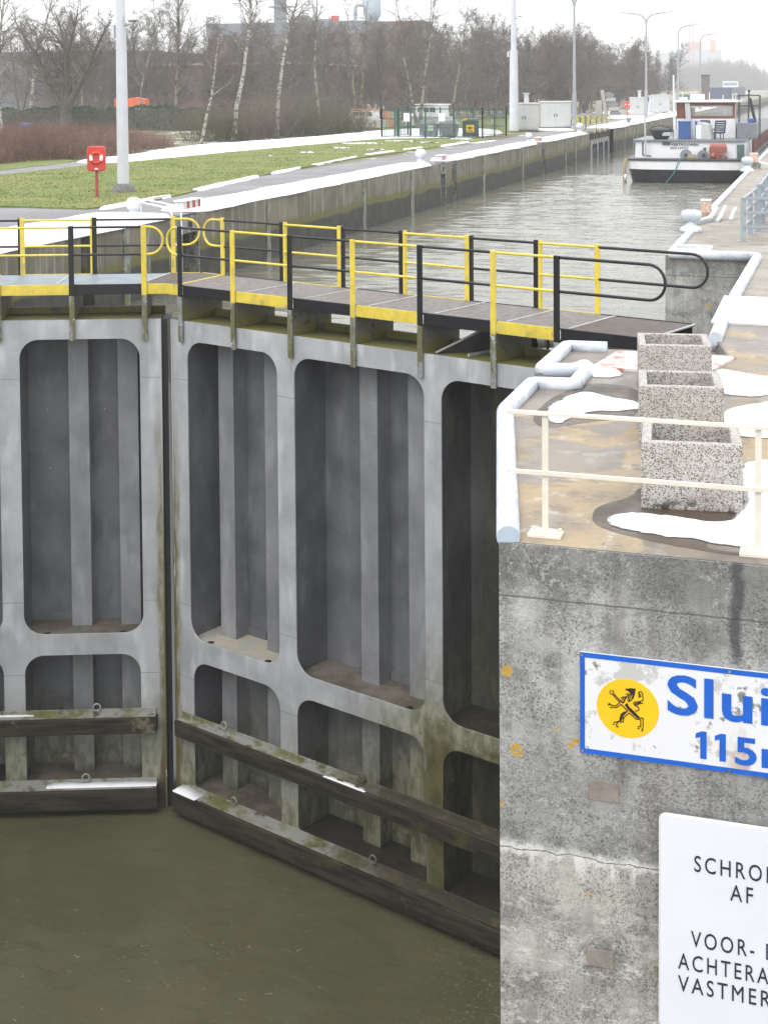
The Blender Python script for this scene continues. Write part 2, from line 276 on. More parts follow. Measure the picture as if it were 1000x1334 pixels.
n = NT('slush'); col = n.mix(n.step(n.noise(7, 8, 0.7), 0.4, 0.6), (0.50, 0.49, 0.48), (0.24, 0.225, 0.20)); M['slush'] = n.done(col, 0.35)
# signs
n = NT('peeling_white_sign'); x, y, z = n.xyz()
col = n.mix(n.step(n.noise(2.6, 8, 0.7), 0.55, 0.60), (0.72, 0.725, 0.745), (0.50, 0.495, 0.48))
col = n.mix(n.step(n.noise(3.6, 9, 0.72), 0.585, 0.635), col, (0.21, 0.205, 0.18))
rf = n.math('MULTIPLY', n.step(n.noise(3.4, 7, 0.6, n.scale((1, 1, 0.5))), 0.45, 0.6), n.math('MULTIPLY', n.step(z, -1.25, -1.6), n.step(x, -0.95, -0.55))); col = n.mix(rf, col, (0.42, 0.25, 0.17))
n.bump(n.noise(4.1, 8, 0.72), 0.2, 0.01); M['sign_old'] = n.done(col, 0.5)
M['sign_new'] = paint('pale_lilac_white_sign', (0.73, 0.735, 0.80), 0.04, 1.2, 0.35, 0.0)
M['sign_edge'] = paint('sign_edge_aluminium', (0.72, 0.72, 0.75), 0.05, 6, 0.35, 0.0)
M['blue'] = paint('sign_blue', (0.008, 0.115, 0.56), 0.1, 6, 0.4, 0.03)
M['navy'] = paint('sign_navy_lettering', (0.018, 0.022, 0.05), 0.1, 6, 0.5, 0.0)
M['sun_yellow'] = paint('emblem_yellow', (0.90, 0.53, 0.005), 0.05, 6, 0.45, 0.0)
M['emblem_black'] = paint('emblem_black', (0.018, 0.014, 0.01), 0.1, 6, 0.5, 0.0)
M['patch'] = paint('brown_mortar_patch', (0.27, 0.235, 0.205), 0.2, 9, 0.85, 0.3)
# left bank
n = NT('quay_wall_concrete'); x, y, z = n.xyz()
col = n.mix(n.step(n.noise(0.5, 7, 0.6), 0.38, 0.62), (0.205, 0.19, 0.14), (0.135, 0.125, 0.088))
col = n.mix(n.math('MULTIPLY', n.step(n.noise(3, 6, 0.65, n.scale((1, 1, 0.08))), 0.5, 0.66), 0.55), col, (0.40, 0.385, 0.34))
zz = n.math('ADD', z, n.math('MULTIPLY', n.math('SUBTRACT', n.noise(0.35, 5), 0.5), 0.5))
col = n.mix(n.math('MULTIPLY', n.step(zz, -0.85, -1.15), 0.9), col, (0.13, 0.13, 0.032))
col = n.mix(n.step(zz, -1.22, -1.36), col, n.mix(n.step(n.noise(2, 6), 0.4, 0.6), (0.042, 0.042, 0.038), (0.062, 0.06, 0.05)))
jy = n.step(n.math('ABSOLUTE', n.math('SUBTRACT', n.math('FRACT', n.math('MULTIPLY', y, 0.38)), 0.5)), 0.016, 0.008); col = n.mix(n.math('MULTIPLY', jy, 0.65), col, (0.07, 0.07, 0.06))
n.bump(n.noise(6, 6), 0.3, 0.04); M['quay'] = n.done(col, 0.8)
n = NT('asphalt'); col = n.mix(n.step(n.noise(0.35, 6), 0.4, 0.62), (0.155, 0.15, 0.155), (0.205, 0.195, 0.20)); n.bump(n.noise(30, 4), 0.2, 0.01); M['asphalt'] = n.done(col, 0.6)
n = NT('winter_lawn'); a = n.noise(0.35, 7, 0.6); col = n.mix(n.step(a, 0.36, 0.64), (0.12, 0.165, 0.028), (0.21, 0.21, 0.055))
col = n.mix(n.step(n.noise(5, 6, 0.7, n.scale((1, 0.35, 1))), 0.5, 0.66), col, (0.10, 0.145, 0.03)); col = n.mix(n.step(n.noise(1.1, 6), 0.6, 0.72), col, (0.27, 0.22, 0.09))
n.bump(n.noise(14, 6, 0.7), 0.6, 0.06); M['lawn'] = n.done(col, 0.9)
n = NT('rough_winter_ground'); col = n.mix(n.step(n.noise(0.15, 7, 0.6), 0.4, 0.6), (0.145, 0.115, 0.085), (0.16, 0.17, 0.07))
col = n.mix(n.step(n.noise(0.22, 8, 0.65, n.scale((1, 1.6, 1))), 0.55, 0.6), col, (0.78, 0.79, 0.81)); n.bump(n.noise(4, 6), 0.5, 0.1); M['ground'] = n.done(col, 0.9)
M['tufts'] = paint('grass_tufts', (0.24, 0.29, 0.075), 0.25, 0.8, 0.8, 0.0, (0.36, 0.33, 0.14), 0.5, 0.62)
# water
def water(name, deep, sx, st, ds, rough, big=0.5, foam=False):
    n = NT(name)
    a = n.noise(1.0, 3, 0.5, n.scale(sx), 0.6); b = n.noise(2.7, 3, 0.55, n.scale(sx), 0.4); c = n.noise(0.25, 3, 0.5, n.scale(sx))
    h = n.math('ADD', n.math('ADD', n.math('MULTIPLY', a, 1.0), n.math('MULTIPLY', b, 0.4)), n.math('MULTIPLY', c, big))
    n.bump(h, st, ds)
    n.b.inputs['IOR'].default_value = 1.333
    col = n.mix(n.step(n.noise(0.35, 5, 0.6), 0.4, 0.65), deep, tuple(v * 1.18 for v in deep))
    if foam:
        x, y, z = n.xyz(); m_ = n.step(n.noise(0.3, 4), 0.45, 0.62)
        fl = n.math('MULTIPLY', n.step(n.noise(5.5, 7, 0.7, n.scale((1, 2.4, 1)), 1.0), 0.635, 0.68), m_)
        leak = n.math('MULTIPLY', n.step(n.math('ADD', x, n.math('MULTIPLY', n.noise(0.8, 4), 2.0)), -6.2, -3.2), n.step(n.noise(13, 6, 0.7), 0.55, 0.66))
        col = n.mix(n.math('MULTIPLY', n.math('MAXIMUM', fl, leak), 0.6), col, (0.34, 0.33, 0.28))
    return n.done(col, rough)
M['water_up'] = water('canal_water', (0.15, 0.147, 0.112), (0.9, 3.0, 1), 0.8, 0.025, 0.03, 0.3)
M['water_low'] = water('lock_water', (0.082, 0.077, 0.043), (2.2, 2.8, 1), 0.5, 0.05, 0.06, 0.5, True)
# foam speckle downstream belongs to the water's surface
n2 = M['water_low']
# vegetation
n = NT('birch_bark'); x, y, z = n.xyz(); a = n.noise(2.2, 6, 0.65, n.scale((1, 1, 2.4)))
M['birch'] = n.done(n.mix(n.step(a, 0.45, 0.58), (0.40, 0.385, 0.34), (0.09, 0.08, 0.06)), 0.8)
n = NT('dull_birch_bark'); a = n.noise(1.6, 6, 0.65, n.scale((1, 1, 1.6)))
M['birch_dull'] = n.done(n.mix(n.step(a, 0.44, 0.56), (0.26, 0.235, 0.175), (0.085, 0.075, 0.055)), 0.8)
M['bark'] = paint('dark_bark', (0.115, 0.10, 0.08), 0.4, 3, 0.9, 0.3, (0.13, 0.13, 0.06), 0.55, 0.7)
M['twig'] = paint('winter_twigs', (0.165, 0.142, 0.12), 0.35, 0.8, 0.9, 0.0)
M['twig_red'] = paint('reddish_twigs', (0.195, 0.145, 0.118), 0.35, 0.5, 0.9, 0.0)
M['twig_far'] = paint('far_twigs', (0.16, 0.142, 0.13), 0.35, 0.3, 0.9, 0.0)
M['bush'] = paint('dogwood_twigs', (0.25, 0.145, 0.11), 0.4, 0.9, 0.9, 0.0, (0.31, 0.195, 0.14), 0.5, 0.65)
M['hedge'] = paint('evergreen_hedge', (0.032, 0.088, 0.03), 0.4, 1.2, 0.8, 0.2, (0.06, 0.125, 0.04), 0.55, 0.65)
M['green_twig'] = paint('greenish_scrub', (0.13, 0.125, 0.065), 0.4, 0.7, 0.9, 0.0)
# furniture
M['red'] = paint('lifebuoy_red', (0.60, 0.045, 0.025), 0.15, 4, 0.4, 0.03, (0.40, 0.06, 0.03), 0.6, 0.7)
M['dark_red'] = paint('red_post', (0.36, 0.06, 0.05), 0.15, 6, 0.5, 0.03)
M['lamp'] = paint('pale_grey_mast', (0.58, 0.60, 0.64), 0.08, 1.5, 0.4, 0.03)
M['cabinet'] = paint('grey_cabinet', (0.50, 0.505, 0.50), 0.08, 1.2, 0.5, 0.03)
M['cabinet_top'] = paint('cabinet_roof', (0.60, 0.60, 0.59), 0.08, 1.2, 0.5, 0.03)
M['fence_green'] = paint('fence_green', (0.02, 0.085, 0.065), 0.15, 5, 0.45, 0.0)
M['bin'] = paint('galvanised_bin', (0.21, 0.24, 0.25), 0.2, 2.5, 0.5, 0.05)
M['bin_lid'] = paint('bin_lid', (0.30, 0.335, 0.35), 0.15, 2.5, 0.45, 0.05)
M['railing_grey'] = paint('blue_grey_railing', (0.34, 0.385, 0.43), 0.1, 4, 0.4, 0.03)
M['concrete'] = paint('light_concrete', (0.44, 0.42, 0.38), 0.2, 2, 0.85, 0.2, (0.28, 0.26, 0.22), 0.56, 0.68)
M['stone_base'] = paint('grey_footing', (0.17, 0.165, 0.16), 0.3, 5, 0.9, 0.3)
M['stripe_red'] = paint('stripe_red', (0.55, 0.10, 0.06), 0.15, 7, 0.5, 0.03)
M['pale_pink'] = paint('faded_block_paint', (0.66, 0.44, 0.36), 0.25, 9, 0.6, 0.05, (0.7, 0.62, 0.55), 0.5, 0.6)
# boat
M['hull_black'] = paint('hull_black', (0.022, 0.023, 0.03), 0.3, 1.5, 0.4, 0.05, (0.075, 0.05, 0.04), 0.6, 0.75)
M['boat_white'] = paint('boat_white', (0.74, 0.745, 0.77), 0.05, 1.5, 0.4, 0.02, (0.60, 0.59, 0.57), 0.66, 0.76)
M['mahogany'] = paint('varnished_mahogany', (0.22, 0.075, 0.05), 0.25, 3, 0.35, 0.0)
M['glass'] = paint('dark_window_glass', (0.05, 0.055, 0.05), 0.4, 1.5, 0.08, 0.0, (0.30, 0.29, 0.22), 0.5, 0.62)
M['blue_plastic'] = paint('blue_plastic', (0.035, 0.11, 0.34), 0.15, 4, 0.4, 0.0)
M['navy_plastic'] = paint('navy_plastic', (0.03, 0.045, 0.09), 0.2, 5, 0.45, 0.0)
M['grey_paint'] = paint('mid_grey_paint', (0.20, 0.215, 0.24), 0.15, 2, 0.45, 0.02)
M['winch'] = paint('winch_red', (0.33, 0.095, 0.065), 0.2, 5, 0.5, 0.05)
M['teal_glass'] = paint('teal_glass', (0.10, 0.17, 0.16), 0.3, 3, 0.1, 0.0)
M['rope'] = paint('green_rope', (0.02, 0.28, 0.20), 0.2, 20, 0.8, 0.1)
M['brass'] = paint('tan_gear', (0.42, 0.33, 0.18), 0.2, 8, 0.6, 0.0)
M['hold'] = paint('hold_red_oxide', (0.20, 0.05, 0.05), 0.2, 1, 0.5, 0.0)
M['navy_hull'] = paint('navy_hull', (0.05, 0.08, 0.15), 0.2, 0.4, 0.5, 0.0)
M['orange'] = paint('orange_tarp', (0.75, 0.13, 0.04), 0.15, 1.5, 0.6, 0.0)
M['orange_canvas'] = paint('orange_canvas', (0.62, 0.24, 0.10), 0.15, 1.5, 0.7, 0.0)
M['brick'] = paint('brick_red_wall', (0.17, 0.10, 0.088), 0.15, 0.15, 0.9, 0.0, (0.15, 0.09, 0.08), 0.5, 0.7)
M['hall_grey'] = paint('hall_grey_wall', (0.17, 0.17, 0.18), 0.12, 0.12, 0.8, 0.0)
M['roof_blue'] = paint('blue_grey_roof', (0.17, 0.185, 0.215), 0.12, 0.1, 0.6, 0.0)
M['brown_wall'] = paint('brown_hall_wall', (0.16, 0.13, 0.12), 0.12, 0.1, 0.9, 0.0)
M['steel_blue'] = paint('pale_blue_plant', (0.40, 0.48, 0.54), 0.12, 0.4, 0.5, 0.0)
M['far_white'] = paint('far_white_building', (0.40, 0.42, 0.46), 0.08, 0.05, 0.8, 0.0)
M['far_red'] = paint('far_red_building', (0.50, 0.27, 0.24), 0.08, 0.05, 0.8, 0.0)
M['far_blue'] = paint('far_blue_trim', (0.22, 0.28, 0.38), 0.08, 0.05, 0.8, 0.0)
M['box_green'] = paint('green_container', (0.03, 0.075, 0.06), 0.15, 2, 0.5, 0.0)
M['lime'] = paint('green_far_container', (0.10, 0.28, 0.12), 0.15, 1, 0.5, 0.0)
M['pier_dark'] = paint('brown_dolphin', (0.17, 0.15, 0.13), 0.25, 0.6, 0.9, 0.1)

# ------------------------------------------------------------------ mesh helper
from mathutils import noise as mn
class B:
    def __init__(s): s.v = []; s.f = []; s.sm = []
    def add(s, vs, fs, smooth=False):
        o = len(s.v); s.v += [tuple(v) for v in vs]; s.f += [tuple(i + o for i in f) for f in fs]; s.sm += [smooth] * len(fs); return s
    def box(s, x0, x1, y0, y1, z0, z1):
        if x0 > x1: x0, x1 = x1, x0
        if y0 > y1: y0, y1 = y1, y0
        return s.add([(x0, y0, z0), (x1, y0, z0), (x1, y1, z0), (x0, y1, z0), (x0, y0, z1), (x1, y0, z1), (x1, y1, z1), (x0, y1, z1)],
                     [(0, 3, 2, 1), (4, 5, 6, 7), (0, 1, 5, 4), (1, 2, 6, 5), (2, 3, 7, 6), (3, 0, 4, 7)])
    def bar(s, p, q, wd, ht, up=(0, 0, 1)):               # rectangular bar from p to q
        p = Vector(p); q = Vector(q); d = (q - p).normalized(); u = Vector(up)
        if abs(d.dot(u)) > 0.98: u = Vector((0, 1, 0))
        a = d.cross(u).normalized(); b = a.cross(d)
        vs = []
        for c in (p, q):
            for i, j in ((-1, -1), (1, -1), (1, 1), (-1, 1)): vs.append(c + a * (i * wd / 2) + b * (j * ht / 2))
        return s.add(vs, [(0, 3, 2, 1), (4, 5, 6, 7), (0, 1, 5, 4), (1, 2, 6, 5), (2, 3, 7, 6), (3, 0, 4, 7)])
    def tube(s, pts, r, seg=10, closed=False, caps=True):
        P = [Vector(p) for p in pts]; n = len(P); rr = r if isinstance(r, (list, tuple)) else [r] * n
        vs = []; a = None
        for i in range(n):
            t = (P[(i + 1) % n] - P[i - 1]) if (closed or 0 < i < n - 1) else (P[1] - P[0] if i == 0 else P[-1] - P[-2])
            t.normalize()
            if a is None:
                a = t.cross(Vector((0, 0, 1)) if abs(t.z) < 0.9 else Vector((1, 0, 0))).normalized()
            else:
                a = (a - t * a.dot(t))
                if a.length < 1e-5: a = t.orthogonal()
                a.normalize()
            b = t.cross(a)
            for k in range(seg):
                th = 2 * math.pi * k / seg; vs.append(P[i] + (a * math.cos(th) + b * math.sin(th)) * rr[i])
        fs = []
        for i in range(n if closed else n - 1):
            j = (i + 1) % n
            for k in range(seg):
                l = (k + 1) % seg; fs.append((i * seg + k, i * seg + l, j * seg + l, j * seg + k))
        s.add(vs, fs, True)
        if caps and not closed:
            s.add(vs[:seg], [tuple(range(seg))[::-1]]); s.add(vs[-seg:], [tuple(range(seg))])
        return s
    def cyl(s, p, q, r0, r1=None, seg=12): return s.tube([p, q], [r0, r0 if r1 is None else r1], seg)
    def lathe(s, prof, c=(0, 0, 0), seg=20):
        vs = []; n = len(prof)
        for r, z in prof:
            for k in range(seg):
                th = 2 * math.pi * k / seg; vs.append((c[0] + r * math.cos(th), c[1] + r * math.sin(th), c[2] + z))
        fs = [(i * seg + k, i * seg + (k + 1) % seg, (i + 1) * seg + (k + 1) % seg, (i + 1) * seg + k) for i in range(n - 1) for k in range(seg)]
        fs.append(tuple(range(seg))[::-1]); fs.append(tuple(range((n - 1) * seg, n * seg)))
        return s.add(vs, fs, True)
    def prism(s, poly, z0, z1):
        n = len(poly)
        return s.add([(x, y, z0) for x, y in poly] + [(x, y, z1) for x, y in poly],
                     [tuple(range(n))[::-1], tuple(range(n, 2 * n))] + [(i, (i + 1) % n, n + (i + 1) % n, n + i) for i in range(n)])
    def prism_y(s, poly, y0, y1):                          # poly in x,z
        n = len(poly)
        return s.add([(x, y0, z) for x, z in poly] + [(x, y1, z) for x, z in poly],
                     [tuple(range(n))[::-1], tuple(range(n, 2 * n))] + [(i, (i + 1) % n, n + (i + 1) % n, n + i) for i in range(n)])
    def ring(s, c, r, t, axis='y', seg=16):
        pts = []
        for k in range(seg):
            a = 2 * math.pi * k / seg; u, v = r * math.cos(a), r * math.sin(a)
            pts.append((c[0] + u, c[1], c[2] + v) if axis == 'y' else (c[0] + u, c[1] + v, c[2]) if axis == 'z' else (c[0], c[1] + u, c[2] + v))
        return s.tube(pts, t, 8, True)
    def ball(s, c, r, seg=14, sz=1.0):
        n = 8; return s.lathe([(max(1e-3, r * math.sin(math.pi * i / n)), -r * sz * math.cos(math.pi * i / n)) for i in range(n + 1)], c, seg)

def obj(name, b, mat, parent=None, bevel=0.0, label=None, recalc=True):
    me = bpy.data.meshes.new(name); me.from_pydata(b.v, [], b.f)
    me.polygons.foreach_set('use_smooth', b.sm)
    if recalc:
        bm = bmesh.new(); bm.from_mesh(me); bmesh.ops.recalc_face_normals(bm, faces=bm.faces); bm.to_mesh(me); bm.free()
    me.materials.append(mat if not isinstance(mat, str) else M[mat])
    o = bpy.data.objects.new(name, me); C.objects.link(o)
    if parent: o.parent = parent
    if bevel:
        md = o.modifiers.new('bevel', 'BEVEL'); md.width = bevel; md.segments = 2; md.limit_method = 'ANGLE'; md.angle_limit = R(50)
    if label: o['label'] = label
    return o
def thing(name, label, cat, loc=(0, 0, 0), rz=0.0, group=None):
    o = bpy.data.objects.new(name, None); C.objects.link(o); o.location = loc; o.rotation_euler = (0, 0, rz)
    o.empty_display_size = 0.3; o['label'] = label; o['category'] = cat
    if group: o['group'] = group
    return o
def tag(o, label, cat, group=None):
    o['label'] = label; o['category'] = cat
    if group: o['group'] = group
    return o
def kind(o, k='structure'): o['kind'] = k; return o
KIDS = {}
def copy_tree(root, loc, rz=None, label=None, group=None, scale=None):
    def cp(o, par):
        c = o.copy(); C.objects.link(c)
        if par: c.parent = par
        for ch in o.children: cp(ch, c)
        return c
    r = cp(root, None); r.location = loc
    if rz is not None: r.rotation_euler = (0, 0, rz)
    if scale: r.scale = (scale,) * 3
    if label: r['label'] = label
    if group: r['group'] = group
    return r
def from_curve(cu, name, mat, parent, fn):
    o = bpy.data.objects.new('tmp', cu); C.objects.link(o)
    dg = bpy.context.evaluated_depsgraph_get(); me = bpy.data.meshes.new_from_object(o.evaluated_get(dg))
    bpy.data.objects.remove(o); bpy.data.curves.remove(cu)
    me.name = name
    for v in me.vertices: v.co = fn(v.co)
    bm = bmesh.new(); bm.from_mesh(me); bmesh.ops.remove_doubles(bm, verts=bm.verts, dist=1e-5); bmesh.ops.recalc_face_normals(bm, faces=bm.faces); bm.to_mesh(me); bm.free()
    me.materials.clear(); me.materials.append(M[mat])
    no = bpy.data.objects.new(name, me); C.objects.link(no)
    if parent: no.parent = parent
    return no
def plate(name, outer, holes, y, t, mat, parent):          # upright plate in x,z with openings
    cu = bpy.data.curves.new('tmp', 'CURVE'); cu.dimensions = '2D'; cu.fill_mode = 'BOTH'; cu.extrude = t / 2
    for poly in [outer] + holes:
        sp = cu.splines.new('POLY'); sp.points.add(len(poly) - 1); sp.use_cyclic_u = True
        for p, (a, b) in zip(sp.points, poly): p.co = (a, b, 0, 1)
    return from_curve(cu, name, mat, parent, lambda c: Vector((c.x, y + c.z, c.y)))
def rrect(x0, x1, z0, z1, r, seg=8):
    if x0 > x1: x0, x1 = x1, x0
    if not isinstance(r, (tuple, list)): r = (r,) * 4
    out = []
    for (cx, cz, a0, q) in ((x1 - r[0], z1 - r[0], 0, r[0]), (x0 + r[1], z1 - r[1], 90, r[1]), (x0 + r[2], z0 + r[2], 180, r[2]), (x1 - r[3], z0 + r[3], 270, r[3])):
        for k in range(seg + 1):
            a = R(a0 + 90 * k / seg); out.append((cx + q * math.cos(a), cz + q * math.sin(a)))
    return out
def text(name, body, mat, parent, x0, z0, Y, cap, width=None, bold=0.0, spacing=1.0, t=0.004, fn=None):
    cu = bpy.data.curves.new('tmp', 'FONT'); cu.body = body; cu.size = 1.0; cu.offset = bold; cu.space_character = spacing; cu.extrude = 0.5; cu.resolution_u = 4
    o = bpy.data.objects.new('tmp', cu); C.objects.link(o); dg = bpy.context.evaluated_depsgraph_get()
    me = o.evaluated_get(dg).to_mesh(); xs = [v.co.x for v in me.vertices]; ys = [v.co.y for v in me.vertices]
    xa, xb, ya, yb = min(xs), max(xs), min(ys), max(ys); o.evaluated_get(dg).to_mesh_clear(); bpy.data.objects.remove(o)
    sz = cap / 0.715; sx = (width / (xb - xa)) if width else sz
    f = fn or (lambda a, b, c: Vector((x0 + a, Y - c, z0 + b)))
    return from_curve(cu, name, mat, parent, lambda c: f((c.x - xa) * sx, c.y * sz, (c.z + 0.5) * t))
def smooth_poly(pts, it=2, jit=0.0, seed=1, n0=None):
    rnd = random.Random(seed); P = [Vector((p[0], p[1])) for p in pts]
    for _ in range(it):
        Q = []
        for i in range(len(P)):
            a, b = P[i], P[(i + 1) % len(P)]
            Q += [a * 0.75 + b * 0.25, a * 0.25 + b * 0.75]
        P = Q
    if jit: P = [p + Vector((rnd.uniform(-jit, jit), rnd.uniform(-jit, jit))) for p in P]
    return [(p.x, p.y) for p in P]
def snow_sheet(name, pts, h=0.04, z=0.0, it=2, jit=0.015, inset=0.07, seed=1, mat='snow', fine=0.0):
    P = [Vector(p) for p in smooth_poly(pts, it, jit, seed)]
    if fine:                                                 # ragged melting margin
        Q = []
        for i in range(len(P)):
            a, c = P[i], P[(i + 1) % len(P)]; k_ = max(1, int((c - a).length / 0.035))
            for q in range(k_):
                p = a.lerp(c, q / k_); Q.append(p + Vector((mn.noise((p.x * 5, p.y * 5, seed)), mn.noise((p.x * 5, p.y * 5, seed + 9)))) * fine + Vector((mn.noise((p.x * 17, p.y * 17, seed)), mn.noise((p.x * 17, p.y * 17, seed + 9)))) * fine * 0.45)
        P = Q
    n = len(P)
    area = sum(P[i].x * P[(i + 1) % n].y - P[(i + 1) % n].x * P[i].y for i in range(n))
    if area < 0: P.reverse()
    def off(d):
        out = []
        for i in range(n):
            t = (P[(i + 1) % n] - P[i - 1]); t = t.normalized() if t.length > 1e-6 else Vector((1, 0))
            out.append(P[i] + Vector((-t.y, t.x)) * d)
        return out
    b = B(); r1 = off(inset * 0.35); r2 = off(inset)
    vs = [(p.x, p.y, z) for p in P] + [(p.x, p.y, z + h * 0.7) for p in r1] + [(p.x, p.y, z + h) for p in r2]
    fs = [(k * n + i, k * n + (i + 1) % n, (k + 1) * n + (i + 1) % n, (k + 1) * n + i) for k in (0, 1) for i in range(n)]
    b.add(vs, fs, True)
    b.add([(p.x, p.y, z + h) for p in r2], [tuple(range(n))])
    o = obj(name, b, mat); return o

# ------------------------------------------------------------------ water and ground
QL, QR = -19.65, -3.70                                      # canal faces, left and right
from mathutils import noise as mn
def wave_grid(x0, x1, y0, y1, dx, dy, z, fn, keep):
    nx = int((x1 - x0) / dx) + 1; ny = int((y1 - y0) / dy) + 1; b = B()
    vs = [(x0 + i * (x1 - x0) / (nx - 1), y0 + j * (y1 - y0) / (ny - 1)) for j in range(ny) for i in range(nx)]
    fs = [(j * nx + i, j * nx + i + 1, (j + 1) * nx + i + 1, (j + 1) * nx + i) for j in range(ny - 1) for i in range(nx - 1) if keep(vs[j * nx + i][0] + dx / 2, vs[j * nx + i][1] + dy / 2)]
    b.add([(x, y, z + fn(x, y)) for x, y in vs], fs, True); return b
ca_, sa_ = math.cos(R(20)), math.sin(R(20))
def behind(x, y):                                           # upstream of both leaves' skin plates
    dx_ = abs(x + 13.02); return (y - 26.1) * ca_ + dx_ * sa_ > 1.04
def ripple(x, y):
    k = min(1.0, max(0.0, (y - 27) / 14)); a = 0.55 + 0.45 * k
    h_ = 0.035 * mn.noise((x * 0.42, y * 1.05, 0.0)) + 0.026 * mn.noise((x * 0.9 + 7, y * 2.1, 3.0)) + 0.012 * mn.noise((x * 2.2, y * 4.2, 9.0)) + 0.03 * mn.noise((x * 0.13, y * 0.3, 5.0))
    return h_ * a
up = lambda x, y: behind(x, y) and (x < QR + 0.1 or y < 33.4) and (x > QL - 0.15)
b = wave_grid(QL - 0.2, QR + 2.1, 21.8, 100.0, 0.16, 0.13, -2.3, ripple, up)
b.add([(QL - 0.2, 100, -2.3), (QR + 0.2, 100, -2.3), (QR + 0.2, 1685, -2.3), (QL - 0.2, 1685, -2.3)], [(0, 1, 2, 3)])
kind(obj('canal_water', b, 'water_up', recalc=False))
def low_ripple(x, y):
    near_leak = max(0.0, 1 - math.hypot(x + 3.6, (y - 21.5) * 0.6) / 6.0)
    return 0.022 * mn.noise((x * 0.8, y * 0.9, 1.0)) + 0.016 * mn.noise((x * 1.9, y * 2.2, 4.0)) + near_leak * 0.03 * mn.noise((x * 3.1, y * 3.1, 8.0)) + 0.007 * mn.noise((x * 4.2, y * 4.6, 2.0))
b = wave_grid(QL - 3.6, -2.0, 11.0, 27.4, 0.11, 0.11, -11.05, low_ripple, lambda x, y: True)
b.add([(QL - 3.6, -43, -11.06), (12, -43, -11.06), (12, 11.0, -11.06), (QL - 3.6, 11.0, -11.06)], [(0, 1, 2, 3)])
kind(obj('lock_water', b, 'water_low', recalc=False))
b = B(); b.add([(-880, -50, -0.06), (QL - 0.3, -50, -0.06), (QL - 0.3, 1690, -0.06), (-880, 1690, -0.06)], [(0, 1, 2, 3)])
kind(obj('ground', b, 'ground'))
b = B(); b.add([(-75, -20, -0.045), (QL - 0.05, -20, -0.045), (QL - 0.05, 260, -0.045), (-25, 260, -0.045), (-24.6, 140, -0.045), (-24, 102, -0.045), (-25, 60, -0.045), (-24.4, 42.3, -0.045), (-28, 42, -0.045), (-75, 42, -0.045)], [tuple(range(10))])
kind(obj('quay_road', b, 'asphalt'))
lawn = [(-76, 42.3), g(0, 268), g(60, 270), g(112, 271.5), g(190, 263), g(240, 252), g(340, 228), g(450, 208), g(560, 192.5), g(600, 186), g(640, 181.5), g(628, 180.5), g(500, 180), g(400, 189), g(300, 198), g(200, 208), g(110, 216), g(0, 228), (-76, 56)]
b = B(); b.prism(lawn, -0.05, 0.01); kind(obj('lawn', b, 'lawn'))
path = [(-76, 56.5), g(0, 227.5), g(110, 215.6), g(160, 211), g(160, 207), g(85, 212), g(0, 222), (-76, 60)]
b = B(); b.prism(path, -0.052, -0.02); kind(obj('path', b, 'asphalt'))
lawn2 = [(-76, 60.2), g(0, 221.8), g(85, 211.8), g(100, 209), g(60, 205), g(0, 214), (-76, 65)]
b = B(); b.prism(lawn2, -0.053, -0.005); kind(obj('verge', b, 'lawn'))
b = B(); b.prism([(-45, 112), (-25.5, 112), (-25.5, 190), (-45, 190)], -0.056, -0.03); kind(obj('rear_lawn', b, 'lawn'))

# tufts of winter grass
rnd = random.Random(77); b = B(); gb_ = [g(0, 268), g(112, 271.5), g(240, 252), g(340, 228), g(450, 208), g(560, 192.5), g(620, 183), g(500, 181), g(400, 189), g(300, 198), g(200, 208), g(110, 216), g(0, 228), (-45, 50)]
def inside(x, y, P_):
    c_ = False
    for i in range(len(P_)):
        (x1, y1), (x2, y2) = P_[i], P_[i - 1]
        if (y1 > y) != (y2 > y) and x < (x2 - x1) * (y - y1) / (y2 - y1) + x1: c_ = not c_
    return c_
n_t = 0
while n_t < 42000:
    x = rnd.uniform(-56, -23); y = rnd.uniform(42, 104)
    if rnd.random() > (55.0 / y) ** 2 or not inside(x, y, gb_): continue
    n_t += 1; h_ = rnd.uniform(0.02, 0.055) * (1.4 if mn.noise((x * 0.4, y * 0.4, 3)) > 0.2 else 0.8); a = rnd.uniform(0, 6.28); w_ = rnd.uniform(0.02, 0.05)
    b.add([(x - w_ * math.cos(a), y - w_ * math.sin(a), 0.0), (x + w_ * math.cos(a), y + w_ * math.sin(a), 0.0), (x + rnd.gauss(0, 0.04), y + rnd.gauss(0, 0.04), h_)], [(0, 1, 2)])
kind(obj('grass', b, 'tufts', recalc=False), 'stuff')
# snow lying on the left bank
def lumps(line, w0, w1, seed, jit):                          # a ragged strip beside a line
    rnd = random.Random(seed); L = []; Rr = []
    for i in range(len(line) - 1):
        a, c = Vector(line[i]), Vector(line[i + 1]); n_ = max(2, int((c - a).length / 1.2)); d = (c - a).normalized(); nn = Vector((-d.y, d.x))
        for k in range(n_):
            p = a.lerp(c, k / n_); L.append(p + nn * (w0 + rnd.uniform(-jit, jit))); Rr.append(p + nn * (w1 + rnd.uniform(-jit, jit)))
    return [tuple(p) for p in L] + [tuple(p) for p in Rr[::-1]]
kind(snow_sheet('snow', lumps([(QL, 25.0), (QL, 41.0)], -0.12, 2.6, 3, 0.10), 0.17, -0.045, 1, 0.02, 0.12))
kind(snow_sheet('snow', lumps([(QL, 42.0), (QL, 55), (QL, 71)], -0.06, 1.7, 4, 0.12), 0.15, -0.045, 1, 0.03, 0.2))
kind(snow_sheet('snow', lumps([(QL, 74.4), (QL, 98.5)], -0.06, 1.35, 5, 0.14), 0.15, -0.045, 1, 0.03, 0.2))
kind(snow_sheet('snow', lumps([(QL, 101.5), (QL, 119.5)], -0.06, 1.5, 6, 0.16), 0.15, -0.045, 1, 0.03, 0.2))
